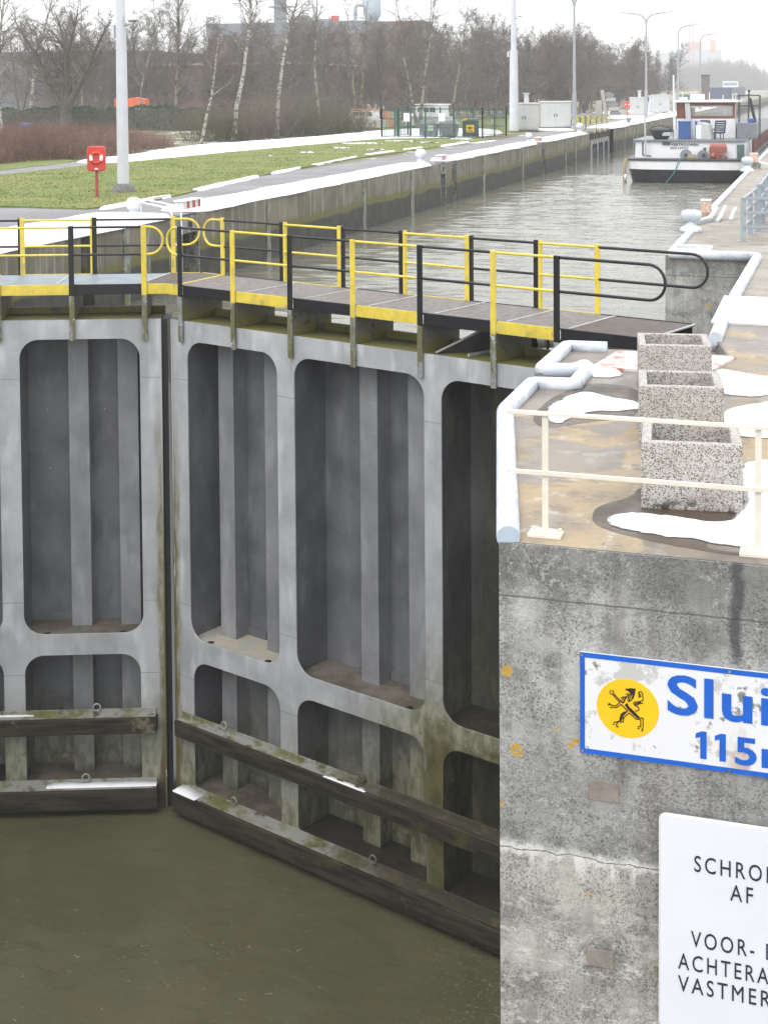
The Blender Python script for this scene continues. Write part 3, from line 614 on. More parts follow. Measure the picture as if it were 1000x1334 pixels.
kind(snow_sheet('snow', lumps([(QL, 134), (QL, 190), (QL, 260)], -0.06, 3.0, 7, 0.25), 0.14, -0.045, 1, 0.03, 0.25))
kind(snow_sheet('snow', [g(85, 210.5), g(170, 203), g(238, 190.5), g(340, 184), g(420, 178), g(500, 169.5), g(560, 168), g(640, 168.5), g(658, 172), g(640, 178.5), g(500, 179.8), g(400, 188.5), g(300, 197.5), g(200, 207.5), g(130, 213)], 0.12, -0.03, 2, 0.15, 0.3))
for i, (a, c, wd) in enumerate([((135, 272), (240, 252), 0.5), ((255, 248), (345, 227.5), 0.55), ((355, 226), (400, 216.5), 0.4), ((410, 215), (470, 203), 0.45), ((478, 202), (520, 196), 0.5), ((528, 195), (560, 191), 0.6), ((575, 190.5), (615, 184), 0.5)]):
    kind(snow_sheet('snow', lumps([g(*a), g(*c)], -wd * 0.35, wd * 0.4, 20 + i, 0.07), 0.10, -0.04, 1, 0.02, 0.05, 20 + i, 'snow', 0.05))
for i, (px, py, rx, ry) in enumerate([(470, 187, 1.7, 0.34), (440, 193, 0.7, 0.2), (520, 184, 1.3, 0.22), (400, 199, 0.5, 0.14), (600, 181.2, 1.2, 0.4), (490, 195, 0.5, 0.15), (555, 186, 0.8, 0.2), (350, 203, 0.4, 0.12)]):
    cx, cy = g(px, py); rnd = random.Random(i)
    kind(snow_sheet('snow', [(cx + rx * math.cos(t * 0.7) * rnd.uniform(0.6, 1.1), cy + ry * 3 * math.sin(t * 0.7) * rnd.uniform(0.6, 1.1)) for t in range(9)], 0.05, 0.005, 1, 0.05, 0.06, i, 'snow', 0.3))
kind(snow_sheet('snow', [g(680, 152), g(700, 152), g(716, 155), g(716, 159), g(700, 160)], 0.08, -0.03, 1, 0.1, 0.2))
kind(snow_sheet('snow', [g(700, 170), g(745, 170.5), g(752, 167.5), g(700, 166.5)], 0.06, -0.03, 1, 0.1, 0.2))
kind(snow_sheet('snow', [(-26, 170), (-29, 195), (-36, 215), (-24, 235), (-22.5, 180)], 0.1, -0.03, 1, 0.2, 0.3))

# ------------------------------------------------------------------ left quay wall
lw = thing('quay_wall', 'long concrete quay wall on the far bank, mossy at the waterline, snow along its coping', 'quay wall')
b = B()
b.box(QL - 1.2, QL, 30.0, 34.2, -11.5, -0.052)
b.box(QL - 1.2, QL - 0.7, 34.2, 34.9, -11.5, -0.052)
b.box(QL - 1.2, QL, 26.0, 29.99, -11.5, -0.053)
for a, c in ((34.9, 40.45), (41.75, 71.6), (72.6, 74.0), (75.0, 98.9), (100.1, 120.2), (133.2, 300)): b.box(QL - 1.2, QL, a, c, -4, -0.052)
for a, c in ((40.45, 41.75), (71.6, 72.6), (74.0, 75.0), (98.9, 100.1)): b.box(QL - 1.2, QL - 0.62, a, c, -4, -0.052)
b.box(QL - 2.6, QL - 1.9, 120.2, 133.2, -4, -0.052); b.box(QL - 2.6, QL, 119.8, 120.2, -4.01, -0.054); b.box(QL - 2.6, QL, 133.2, 133.6, -4.01, -0.054)
b.box(QL - 1.2, QL, 300, 1680, -4, -0.052)
b.box(QL - 2.0, QL - 1.2, -20, 30, -11.5, -0.052)
obj('wall_body', b, 'quay', lw)
b = B()
for yy in (36.6, 37.9, 47.5, 58.6, 66.0, 81.0, 92.0, 108.0, 112.5, 140.6, 147.3, 150.0, 157.2, 163, 171): b.box(QL, QL + 0.05, yy, yy + (0.35 if yy < 60 else 0.5), -3, -0.06)
obj('steel_guard', b, M['foot'], lw)

# ------------------------------------------------------------------ pier and right quay
OUT = [(-2.76, 11.93), (-3.86, 16.70), (-3.86, 18.35), (-3.30, 18.42), (-3.30, 19.22), (-3.92, 19.20), (-3.90, 21.15), (-1.45, 21.25), (-1.72, 22.6), (-1.66, 33.35), (-3.70, 33.45)]
pier = thing('lock_wall', 'weathered concrete lock pier carrying both signs, with paved top and gate recess', 'lock wall')
b = B(); b.prism(OUT + [(-3.70, 1680), (600, 1680), (600, 60), (40, 60), (40, 11.93)], -11.6, -0.004)
obj('pier_body', b, 'pier', pier)
b = B(); b.add([(x, y, 0.0) for x, y in [(x + (0.03 if i < 10 else 0.03), y + (0.03 if i == 0 else 0)) for i, (x, y) in enumerate(OUT)] + [(-3.66, 1680), (600, 1680), (600, 60), (40, 60), (40, 11.96)]], [tuple(range(16))])
obj('paving', b, 'paving', pier)
for (x0, x1, z0, z1) in ((-1.97, -1.71, -2.19, -2.01), (-1.985, -1.755, -3.67, -3.52)):
    b = B(); b.box(x0, x1, 11.918, 11.94, z0, z1); obj('mortar_patch', b, 'patch', pier, 0.004)
rnd = random.Random(5)
def edge_pipe(name_pts, r, label, cap=True, lift=0.35):
    t = thing('edge_pipe', label, 'edge pipe'); pts = []
    for i, p in enumerate(name_pts): pts.append(Vector((p[0], p[1], r * lift)))
    P = [pts[0]]
    for i in range(1, len(pts) - 1):                         # short mitred bends
        a = (pts[i - 1] - pts[i]).normalized(); c = (pts[i + 1] - pts[i]).normalized()
        P += [pts[i] + a * 0.05, pts[i] + c * 0.05]
    P.append(pts[-1])
    b = B(); b.tube(P, r, 16); obj('pipe', b, 'pipe', t)
    if cap:
        d = (pts[0] - pts[1]).normalized(); b = B(); b.cyl(pts[0] + d * 0.004, pts[0] + d * 0.02, r * 0.96, None, 20); obj('end_cap', b, 'pipe_end', t)
    return t
edge_pipe([(-2.685, 11.97), (-3.77, 16.66), (-3.77, 18.28), (-3.22, 18.34), (-3.22, 19.30), (-3.84, 19.28), (-3.81, 21.06), (-3.2, 21.10)], 0.105, 'pale blue steel pipe zigzagging along the near edge of the pier')
edge_pipe([(-1.70, 22.35), (-1.72, 24.2)], 0.11, 'short white pipe stub beside the white cover plate', False)
edge_pipe([(-1.70, 27.0), (-1.60, 33.33), (-3.62, 33.45)], 0.11, 'pale blue pipe edging the far corner of the gate recess', False)
edge_pipe([(-3.60, 34.9), (-3.60, 38.2)], 0.10, 'short white pipe between the hatch frame and the heart-shaped bollard', False)
edge_pipe([(-3.62, 44.6), (-3.62, 66.4)], 0.10, 'long white pipe along the right quay edge ahead of the barge', False)
edge_pipe([(-3.62, 69.5), (-3.62, 118)], 0.10, 'white quay edge pipe running beside the moored barge', False)
t = thing('hatch_frame', 'pale blue rectangular pipe frame lying at the recess corner of the quay', 'hatch frame')
b = B()
for p, q in (((-3.6, 33.95), (-2.75, 33.95)), ((-3.6, 34.75), (-2.75, 34.75)), ((-2.75, 33.95), (-2.75, 34.75)), ((-3.6, 33.95), (-3.6, 34.75))): b.bar((*p, 0.06), (*q, 0.06), 0.12, 0.12)
obj('frame', b, 'pipe', t, 0.02)
b = B(); b.box(-3.54, -2.81, 34.01, 34.69, 0.004, 0.03); obj('hatch_lid', b, 'pipe_end', t)
b = B(); b.add([(-1.90, 24.0, 0.0), (1.2, 24.0, 0.0), (1.2, 27.1, 0.0), (-1.90, 27.1, 0.0), (-1.90, 24.0, 0.03), (1.2, 24.0, 0.03), (1.2, 27.1, 0.03), (-1.90, 27.1, 0.03)], [(4, 5, 6, 7), (0, 1, 5, 4), (1, 2, 6, 5), (2, 3, 7, 6), (3, 0, 4, 7)])
tag(obj('cover_plate', b, 'white_plate'), 'white steel cover plate over the gate recess behind the planters', 'cover plate')
b = B(); pl = [g(766, 481), g(800, 463), g(958, 463), g(806, 492)]
b.prism([(-3.22, 19.66), (-3.02, 20.98), (-1.30, 20.98), (-1.62, 19.66)], 0.0, 0.035)
tag(obj('cover_plate', b, 'red_plate'), 'worn red and white cover plate beneath the rearmost planter', 'cover plate')
# snow and wet film on the pier
for i, (pts, h) in enumerate([
    ([(712, 536), (734, 521), (752, 514), (773, 513), (784, 518), (800, 521), (834, 526), (834, 534), (800, 535), (765, 536), (742, 543), (730, 553), (716, 550)], 0.05),
    ([(738, 479), (750, 472), (768, 472), (778, 480), (800, 483), (811, 488), (800, 492), (780, 492), (771, 491), (766, 484), (752, 480)], 0.06),
    ([(930, 482), (955, 486), (978, 490.5), (992, 494), (1030, 490), (1080, 494), (1080, 512), (1000, 515), (982, 518), (944, 513), (930, 512)], 0.06),
    ([(940, 536), (1000, 526), (1090, 520), (1090, 572), (1000, 571), (966, 569), (945, 566), (940, 560)], 0.06),
    ([(796, 678), (809, 671), (835, 672), (870, 675), (900, 679), (928, 684), (948, 682), (964, 674), (970, 660), (969, 640), (966, 606), (1000, 602), (1100, 600), (1100, 716), (1000, 714), (964, 713), (910, 704), (842, 695), (802, 687)], 0.05)]):
    kind(snow_sheet('snow', [g(*p) for p in pts], h * 0.6, 0.004, 2, 0.004, 0.028, i, 'snow', 0.05))
    kind(snow_sheet('slush', [g(*p) for p in pts], 0.004, 0.0035, 2, 0.004, -0.02, i, 'slush', 0.06))
for i, pts in enumerate([[(772, 664), (790, 655), (822, 648), (836, 630), (980, 650), (985, 668), (970, 690), (905, 712), (966, 722), (1060, 722), (1000, 728), (940, 722), (860, 708), (800, 694), (770, 682)],
                         [(690, 545), (712, 522), (735, 510), (760, 500), (790, 500), (834, 505), (834, 545), (780, 548), (730, 556), (705, 558)]]):
    P = smooth_poly([g(*p) for p in pts], 3, 0.004, i); b = B(); b.add([(x, y, 0.002 + 0.0004 * i) for x, y in P], [tuple(range(len(P)))])
    kind(obj('puddle', b, 'puddle'))

# pier railing in front
t = thing('guard_rail', 'cream painted steel guard rail along the front edge of the pier', 'railing')
for x in (-2.40, -0.57, 1.26, 3.1):
    p = B(); p.box(x - 0.027, x + 0.027, 12.19, 12.225, 0.045, 1.085); po = obj('post', p, 'cream', t, 0.003)
    p = B(); p.box(x - 0.15, x + 0.15, 12.12, 12.30, 0.0, 0.03); p.box(x - 0.10, x + 0.10, 12.15, 12.27, 0.03, 0.05)
    for dx in (-0.12, 0.12):
        for dy in (12.15, 12.27): p.cyl((x + dx, dy, 0.03), (x + dx, dy, 0.055), 0.016, None, 6)
    obj('base_plate', p, 'cream', po, 0.004)
p = B(); p.box(-2.74, 5, 12.165, 12.225, 1.085, 1.115); obj('top_rail', p, 'cream', t, 0.003)
p = B(); p.box(-2.74, 5, 12.165, 12.19, 0.55, 0.59); obj('mid_rail', p, 'cream', t, 0.003)

# planters
def planter(A, Bp, label):
    A = Vector((*A, 0)); d = Vector((*Bp, 0)) - A; wd = 0.93; a = math.atan2(d.y, d.x)
    t = thing('planter', label, 'planter', A, a, 'concrete planters in a row')
    w_, dp, h, th = wd, 0.92, 0.64, 0.095; b = B()
    o4 = [(0, 0), (w_, 0), (w_, dp), (0, dp)]; i4 = [(th, th), (w_ - th, th), (w_ - th, dp - th), (th, dp - th)]
    vs = [(x, y, 0) for x, y in o4] + [(x, y, h) for x, y in o4] + [(x, y, h) for x, y in i4] + [(x, y, 0.2) for x, y in i4]
    fs = [(0, 3, 2, 1)] + [(i, (i + 1) % 4, 4 + (i + 1) % 4, 4 + i) for i in range(4)] + [(4 + i, 4 + (i + 1) % 4, 8 + (i + 1) % 4, 8 + i) for i in range(4)] + [(8 + i, 8 + (i + 1) % 4, 12 + (i + 1) % 4, 12 + i) for i in range(4)] + [(12, 13, 14, 15)]
    b.add(vs, fs); obj('box', b, 'aggregate', t, 0.012)
    s_ = B(); s_.box(th - 0.005, w_ - th + 0.005, th - 0.005, dp - th + 0.005, 0.22, 0.36); obj('soil', s_, 'soil', t)
planter((-1.69, 13.26), (-0.75, 13.36), 'pebble-faced concrete planter nearest the cream guard rail, its base blackened')
planter((-2.03, 15.75), (-1.11, 15.88), 'middle pebble-faced concrete planter between the other two')
planter((-2.36, 18.26), (-1.44, 18.40), 'rearmost pebble-faced concrete planter beside the gate walkway end')

# ------------------------------------------------------------------ signs on the pier face
t = thing('name_sign', 'peeling white enamel sign with blue border, blue lettering and lion emblem', 'sign')
X0, X1, Z0, Z1, YS = -2.04, 1.75, -1.775, -0.89, 11.90
b = B(); b.box(X0, X1, YS, 11.925, Z0, Z1); obj('panel', b, 'sign_old', t)
b = B(); bw = 0.042; y0 = YS - 0.004
b.box(X0, X1, y0, YS + 0.001, Z1 - bw, Z1); b.box(X0, X1, y0, YS + 0.001, Z0, Z0 + bw); b.box(X0, X0 + bw, y0, YS + 0.001, Z0 + bw, Z1 - bw); b.box(X1 - bw, X1, y0, YS + 0.001, Z0 + bw, Z1 - bw)
obj('border', b, 'blue', t)
b = B()
for x in (-2.02, -0.78, 0.5):
    for z in (Z0 + 0.02, Z1 - 0.02): b.cyl((x, y0 - 0.003, z), (x, y0 - 0.011, z), 0.012, None, 8)
obj('bolt', b, 'foot', t)
text('lettering', 'Sluis', 'blue', t, -1.295, -1.322, YS - 0.001, 0.335, 1.11, 0.02, 1.06)
text('lettering', '5m', 'blue', t, -0.735, -1.685, YS - 0.001, 0.232, 0.50, 0.022, 1.04)
for x_ in (-1.02, -0.862):
    b = B(); b.prism_y([(x_, -1.685), (x_ + 0.052, -1.685), (x_ + 0.052, -1.45), (x_ + 0.012, -1.45), (x_ - 0.038, -1.475), (x_ - 0.038, -1.515), (x_, -1.50)], YS - 0.005, YS - 0.001); obj('lettering', b, 'blue', t)
em = B(); cx, cz, rr = -1.63, -1.335, 0.265
em.prism_y([(cx + rr * math.cos(2 * math.pi * k / 56), cz + rr * 0.965 * math.sin(2 * math.pi * k / 56)) for k in range(56)], YS - 0.003, YS - 0.0005)
disc = obj('emblem', em, 'sun_yellow', t)
def Lp(u, v):                                              # emblem drawing, read off an enlarged view of the sign (10 x)
    q = gy(770 + u / 10.0, 880 + v / 10.0, YS - 0.003); return (q[0], q[2])
ln = B()
def fill(pts): ln.prism_y([Lp(*p) for p in pts], YS - 0.0062, YS - 0.0032)
def stroke(pts, wd):
    for p, q in zip(pts[:-1], pts[1:]):
        d = Vector((q[0] - p[0], q[1] - p[1]));
        if d.length < 1e-3: continue
        d.normalize(); n_ = Vector((-d.y, d.x)) * wd / 2; e = d * wd * 0.25
        fill([(p[0] + n_.x - e.x, p[1] + n_.y - e.y), (q[0] + n_.x + e.x, q[1] + n_.y + e.y), (q[0] - n_.x + e.x, q[1] - n_.y + e.y), (p[0] - n_.x - e.x, p[1] - n_.y - e.y)])
fill([(440, 168), (470, 172), (500, 163), (575, 172), (560, 262), (545, 300), (520, 300), (532, 250), (505, 232), (482, 205), (444, 190)])
fill([(430, 380), (462, 356), (492, 408), (560, 470), (640, 556), (600, 562), (540, 510), (470, 440)])
fill([(480, 460), (420, 470), (380, 500), (362, 560), (370, 582), (398, 578), (402, 540), (440, 500)])
for p in ([(275, 190), (290, 235), (340, 290), (410, 360)], [(240, 232), (275, 245), (330, 310), (372, 348), (318, 392), (270, 388), (235, 375), (215, 388)],
          [(240, 415), (330, 415), (385, 375), (430, 420), (470, 462)], [(255, 195), (236, 210)], [(222, 372), (240, 360)],
          [(395, 575), (350, 600), (322, 640), (330, 668)], [(372, 585), (330, 605), (290, 608)], [(300, 632), (275, 635)], [(350, 655), (332, 672)], [(402, 545), (420, 555), (412, 605), (370, 605)],
          [(412, 560), (425, 540), (490, 488), (540, 530), (575, 565), (640, 575), (640, 665), (605, 668)], [(640, 552), (672, 556), (668, 690), (650, 705)], [(600, 690), (622, 690)], [(655, 720), (668, 712)],
          [(450, 245), (485, 235)], [(385, 300), (400, 280), (465, 275), (440, 300), (420, 350), (400, 340)], [(420, 290), (400, 320)], [(445, 285), (420, 330)],
          [(490, 250), (520, 240), (500, 300), (480, 340), (520, 320), (545, 280)], [(470, 260), (490, 260), (470, 320)],
          [(545, 360), (560, 345), (620, 340), (670, 320), (668, 250), (650, 212), (620, 210), (608, 232), (630, 245)], [(545, 365), (570, 385), (620, 370), (668, 355)], [(570, 365), (640, 350)],
          [(560, 388), (605, 405), (620, 440), (600, 460), (570, 460)], [(608, 270), (640, 250)], [(620, 285), (645, 268)]): stroke(p, 13)
obj('lion_figure', ln, 'emblem_black', disc, recalc=True)

t = thing('notice_board', 'pale white notice board with dark Dutch lettering, bracketed off the pier face', 'sign')
plate('panel', rrect(-1.342, -0.04, -4.03, -2.178, 0.05, 5), [], 11.822, 0.012, 'sign_new', t)
pp = rrect(-1.347, -0.035, -4.035, -2.173, 0.055, 5); b = B(); b.tube([(x, 11.832, z) for x, z in pp], 0.012, 6, True); obj('rim', b, 'sign_edge', t)
b = B()
for z in (-2.78, -3.60): b.box(-1.40, -0.0, 11.845, 11.925, z - 0.022, z + 0.022)
obj('bracket', b, 'foot', t)
for body, x0, z0, wd in (('SCHROEF', -1.06, -2.622, 0.735), ('AF', -0.765, -2.822, 0.185), ('VOOR- EN', -1.085, -3.277, 0.79), ('ACHTERAAN', -1.192, -3.487, 0.97), ('VASTMEREN', -1.192, -3.682, 0.98)):
    text('lettering', body, 'navy', t, x0, z0, 11.815, 0.142, wd, 0.0, 1.3)

# ------------------------------------------------------------------ mitre gates
GO = (-13.02, 26.10, 0.0); LEN = 11.0; TOP = -0.735
def loop(b, x0, x1, y, z0, z1, r, sgn, both=False):           # D shaped pipe end
    pts = [(x0, y, z1)]; rr = (z1 - z0) / 2; cx = x1 - sgn * rr; pts.append((cx, y, z1))
    for k in range(1, 12):
        a = math.pi / 2 - math.pi * k / 12; pts.append((cx + sgn * rr * math.cos(a), y, (z0 + z1) / 2 + rr * math.sin(a)))
    pts += [(cx, y, z0), (x0, y, z0)]; b.tube(pts, r, 8)
def gate_leaf(s, rz, label, loc=GO):
    T = thing('lock_gate', label, 'lock gate', loc, rz, 'steel lock gate leaves')
    X = lambda u: s * u
    cols = [(0.57, 3.03), (3.46, 6.54), (6.91, 9.95)]
    holes = []
    for a, c in cols:
        holes.append(rrect(X(a), X(c), -7.30, -1.135, 0.40)); holes.append(rrect(X(a) if a > 1 else X(a + 0.07), X(c), -10.42, -7.74, (0.40, 0.40, 0.10, 0.10)))
    x0, x1 = sorted((X(0.12), X(LEN)))
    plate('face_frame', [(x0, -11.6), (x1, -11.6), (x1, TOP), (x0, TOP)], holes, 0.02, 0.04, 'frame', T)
    b = B(); b.box(X(0.122), X(0.155), -0.02, 0.0, -11.6, TOP + 0.004); obj('closing_strip', b, 'seam', T, 0.004)
    b = B(); b.box(X(0.0), X(0.118), 0.09, 0.9, -11.6, TOP - 0.02); obj('rubber_seal', b, 'dark_slot', T)
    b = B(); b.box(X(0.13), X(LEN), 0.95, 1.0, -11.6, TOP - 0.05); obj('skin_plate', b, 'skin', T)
    b = B(); b.box(X(0.14), X(LEN), 0.045, 1.02, TOP - 0.05, TOP - 0.004); b.box(X(0.14), X(LEN), 0.92, 1.01, TOP - 0.004, TOP + 0.13); obj('top_plate', b, 'bracket', T)
    for k, (a, c) in enumerate(cols):
        for z, mt in ((-7.33, 'sand' if k == 0 and s > 0 else 'silt_dark' if k == 2 else 'silt'), (-10.47, 'silt_dark' if k else 'silt')):
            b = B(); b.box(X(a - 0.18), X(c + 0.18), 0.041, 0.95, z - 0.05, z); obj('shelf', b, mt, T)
        b = B(); 
        for q in (0.18, 0.82) if k == 0 else (0.85,): b.lathe([(0.07, 0), (0.07, 0.004)], (X(a + (c - a) * q), 0.14, -7.329), 12)
        obj('drain_hole', b, 'dark_slot', T)
    for u in (0.52, 3.07, 3.43, 6.57, 6.88, 9.98):
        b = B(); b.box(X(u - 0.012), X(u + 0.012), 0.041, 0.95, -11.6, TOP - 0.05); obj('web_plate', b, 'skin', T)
    for u in ((1.12, 2.40, 4.84, 5.98, 8.05, 9.2) if s > 0 else (0.90, 1.93, 4.2, 5.4, 7.6, 8.9)):
        b = B(); b.box(X(u - 0.21), X(u + 0.21), 0.55, 0.57, -11.6, TOP - 0.05); b.box(X(u + 0.19), X(u + 0.20), 0.57, 0.95, -11.6, TOP - 0.05); b.box(X(u - 0.20), X(u - 0.19), 0.57, 0.95, -11.6, TOP - 0.05); obj('stiffener', b, 'flange', T, 0.012)
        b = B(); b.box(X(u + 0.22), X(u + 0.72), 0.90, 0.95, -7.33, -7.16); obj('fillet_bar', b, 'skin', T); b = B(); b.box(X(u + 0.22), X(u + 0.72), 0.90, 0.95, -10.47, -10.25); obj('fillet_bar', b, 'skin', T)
    for z, dz, dp in ((-8.87, 0.47, 0.24), (-10.35, 0.55, 0.32)):
        b = B(); b.box(X(0.33), X(LEN - 0.4), -0.03, -0.002, z - 0.2, z - 0.02); b.box(X(0.33), X(LEN - 0.4), -dp * 0.8, -0.03, z - 0.135, z - 0.11); f = obj('fender_angle', b, 'ledge', T, 0.005)
        b = B(); b.box(X(0.30), X(LEN - 0.4), -dp, -0.032, z - dz, z - 0.137); fb = obj('fender_beam', b, 'timber', T, 0.02)
        for u in (1.55, 5.1, 8.2):
            b = B(); b.ring((X(u + (0.25 if z < -10 else 0)), -0.055, z + 0.03), 0.075, 0.02); obj('eye_bolt', b, 'ledge', f)
    # walkway
    edges = [-0.0, 0.45, 1.93, 3.43, 4.97, 6.5, 8.05, 9.3, 10.95]
    fedge = [-0.585, 0.05, 1.75, 3.3, 4.85, 6.4, 7.9, 9.15, 11.0]
    mats = (['deck_brown', 'grate_red', 'grate_grey', 'grate_red', 'grate_grey', 'grate_red', 'grate_grey', 'deck_brown'] if s > 0 else ['deck_brown', 'deck_plate', 'deck_plate', 'deck_brown', 'grate_grey', 'grate_red', 'grate_grey', 'deck_brown'])
    mid = [-0.0, 0.36 if s > 0 else 0.52, 2.25, 3.75, 5.3, 6.8, 8.3, 9.5, 11.0]; midf = [-0.585, 0.1, 2.2, 3.75, 5.3, 6.8, 8.3, 9.5, 11.0]
    for k in range(8):
        n0, f0, n1, f1 = mid[k], midf[k], mid[k + 1], midf[k + 1]
        if k == 0: n0, f0 = 0.012, -0.57
        b = B(); b.prism([(X(n0), 0.0), (X(n1 - 0.02), 0.0), (X(f1 - 0.02), 1.58), (X(f0), 1.58)], -0.035, 0.0); obj('deck_panel', b, mats[k], T)
        b = B(); b.bar((X(n1), 0.0, 0.003), (X(f1), 1.58, 0.003), 0.05, 0.02); obj('joint_trim', b, 'yellow' if k == 0 and s > 0 else 'trim', T)
        cm = 'yellow' if k % 2 == 0 else 'black'
        a, c = edges[k], edges[k + 1]
        if k == 7: cm = 'black'; c = 10.95
        b = B(); b.box(X(a + (0.06 if k else 0.01)), X(c - 0.06 if k < 7 else c), -0.03, -0.004, -0.215, -0.002); obj('toe_board', b, cm, T, 0.003)
        b = B(); b.box(X(fedge[k] + (0.06 if k else 0.03)), X(fedge[k + 1] - 0.06), 1.585, 1.605, -0.215, 0.012); obj('toe_board', b, cm if k != 7 else 'black', T)
    for k, u in enumerate(edges[1:8]):
        cm = 'black' if k % 2 == 0 else 'yellow'
        if s < 0: cm = 'yellow' if k % 2 == 0 else 'black'
        b = B(); b.box(X(u - 0.055), X(u + 0.055), -0.075, -0.035, -0.235, 1.21); po = obj('post', b, cm, T, 0.012)
        b = B(); b.box(X(u - 0.055), X(u + 0.055), -0.075, -0.035, -1.16, -0.235)
        for z in (-0.85, -1.05): b.cyl((X(u), -0.075, z), (X(u), -0.09, z), 0.018, None, 6)
        obj('post_foot', b, 'foot', po, 0.008)
        b = B(); b.box(X(u - 0.02), X(u + 0.02), 0.02, 1.15, TOP + 0.002, -0.216); obj('deck_bracket', b, 'bracket', T)
    for k, u in enumerate(fedge[1:8]):
        cm, c2 = ('yellow', 'yellow') if k == 0 else ('black', 'yellow') if k % 2 else ('yellow', 'black')
        b = B(); b.box(X(u - 0.075), X(u + 0.025), 1.61, 1.65, -0.2, 1.23); po = obj('post', b, cm, T, 0.008)
        if k and k < 6: b = B(); b.box(X(u + 0.026), X(u + 0.07), 1.612, 1.70, -0.2, 1.225); obj('post_web', b, c2, po, 0.004)
    for side, E_, y in ((0, edges, -0.03), (1, fedge, 1.63)):
        for k in range(1, 7):
            cm = 'black' if k % 2 else 'yellow'
            for z in (0.61, 1.175):
                b = B(); b.tube([(X(E_[k] + 0.03), y, z), (X(E_[k + 1] - 0.03), y, z)], 0.024, 8); obj('rail', b, cm, T)
        b = B(); loop(b, X(E_[1]), X((0.06 if side == 0 else -0.54)), y, 0.61, 1.175, 0.026, -s); obj('rail_loop', b, 'yellow', T)
        b = B(); loop(b, X(E_[7]), X(11.25 if side == 0 else 11.2), y, 0.61, 1.175, 0.026, s); obj('rail_loop', b, 'black', T)
    return T
GR = gate_leaf(1, R(-20), 'grey steel gate leaf on the right of the seam, its end green with algae')
GL = gate_leaf(-1, R(20), 'grey steel gate leaf on the left of the seam with blue-grey deck plates')
def gate_snow(pts, y0, y1, z, par):
    b = B(); n = len(pts)
    top = [(x, y1, z + h) for x, h in pts]; fr = [(x, y0, z + h * 0.6) for x, h in pts]; bo = [(x, y0 - 0.01, z) for x, h in pts]; bk = [(x, y1, z) for x, h in pts]
    b.add(bk + top + fr + bo, [(k * n + i, k * n + i + 1, (k + 1) * n + i + 1, (k + 1) * n + i) for k in range(3) for i in range(n - 1)], True); obj('snow_ridge', b, 'snow', par)
gate_snow([(-2.6, 0.003), (-2.45, 0.035), (-2.2, 0.05), (-1.9, 0.03), (-1.6, 0.04), (-1.2, 0.025), (-0.95, 0.035), (-0.6, 0.02), (-0.33, 0.003)], -0.20, -0.03, -10.46, GL)
gate_snow([(-3.9, 0.003), (-3.4, 0.02), (-3.0, 0.012), (-2.85, 0.002)], -0.08, -0.03, -8.98, GL)
gate_snow([(0.32, 0.03), (0.5, 0.06), (0.75, 0.02), (0.95, 0.003)], -0.32, -0.03, -10.46, GR)
gate_snow([(4.3, 0.002), (4.5, 0.018), (4.65, 0.006), (4.9, 0.022), (5.05, 0.008), (5.2, 0.014), (5.3, 0.002)], -0.235, -0.15, -8.99, GR)
# the ram that works the right leaf
t = thing('push_rod', 'dark steel push rod running from the right gate leaf to its recess', 'push rod')
b = B(); P4 = [Vector((-6.66, 23.92, -0.73)), Vector((-5.70, 24.40, -0.73)), Vector((-5.70, 24.22, -0.225)), Vector((-6.05, 24.05, -0.42))]; nn = Vector((-0.3, 0.95, 0)) * 0.08
b.add([p for p in P4] + [p + nn for p in P4], [(0, 1, 2, 3), (7, 6, 5, 4)] + [(i, (i + 1) % 4, 4 + (i + 1) % 4, 4 + i) for i in range(4)]); obj('gusset', b, 'dark_steel', t)
b = B(); b.bar(P4[0] + Vector((0, -0.02, 0.02)), P4[3] + Vector((0, -0.02, 0.02)), 0.05, 0.03); b.bar(P4[3] + Vector((0, -0.02, 0.02)), P4[2] + Vector((0, -0.02, 0.02)), 0.05, 0.03); obj('gusset_rim', b, 'trim', t)
b = B(); b.bar((-6.02, 23.72, -0.70), (-5.55, 24.6, -0.70), 0.04, 0.05); obj('floor_bar', b, 'trim', t)
q0 = gy(683, 449, 24.75); q1 = gy(716, 446, 24.95); b = B(); b.bar((-5.7, 24.45, q0[2]), q0, 0.22, 0.26); obj('box_arm', b, 'dark_steel', t, 0.02)
b = B(); b.cyl(q0, q1, 0.10, None, 16); b.cyl(q1, (-1.9, 25.6, q1[2] - 0.05), 0.10, None, 16); obj('rod', b, 'chrome', t)
b = B(); v0, v1 = Vector(q0), Vector(q1); d_ = (v1 - v0)
for a_, r_, l_ in ((0.0, 0.15, 0.42), (0.0, 0.18, 0.05), (0.38, 0.16, 0.05), (0.85, 0.14, 0.05)): b.cyl(v0 + d_ * a_, v0 + d_ * (a_ + l_), r_, None, 16)
obj('collar', b, 'black', t)
b = B(); b.box(v0.x - 0.03, v0.x + 0.03, v0.y - 0.05, v0.y, v0.z - 0.28, v0.z + 0.24); obj('clevis_pin', b, 'trim', t)

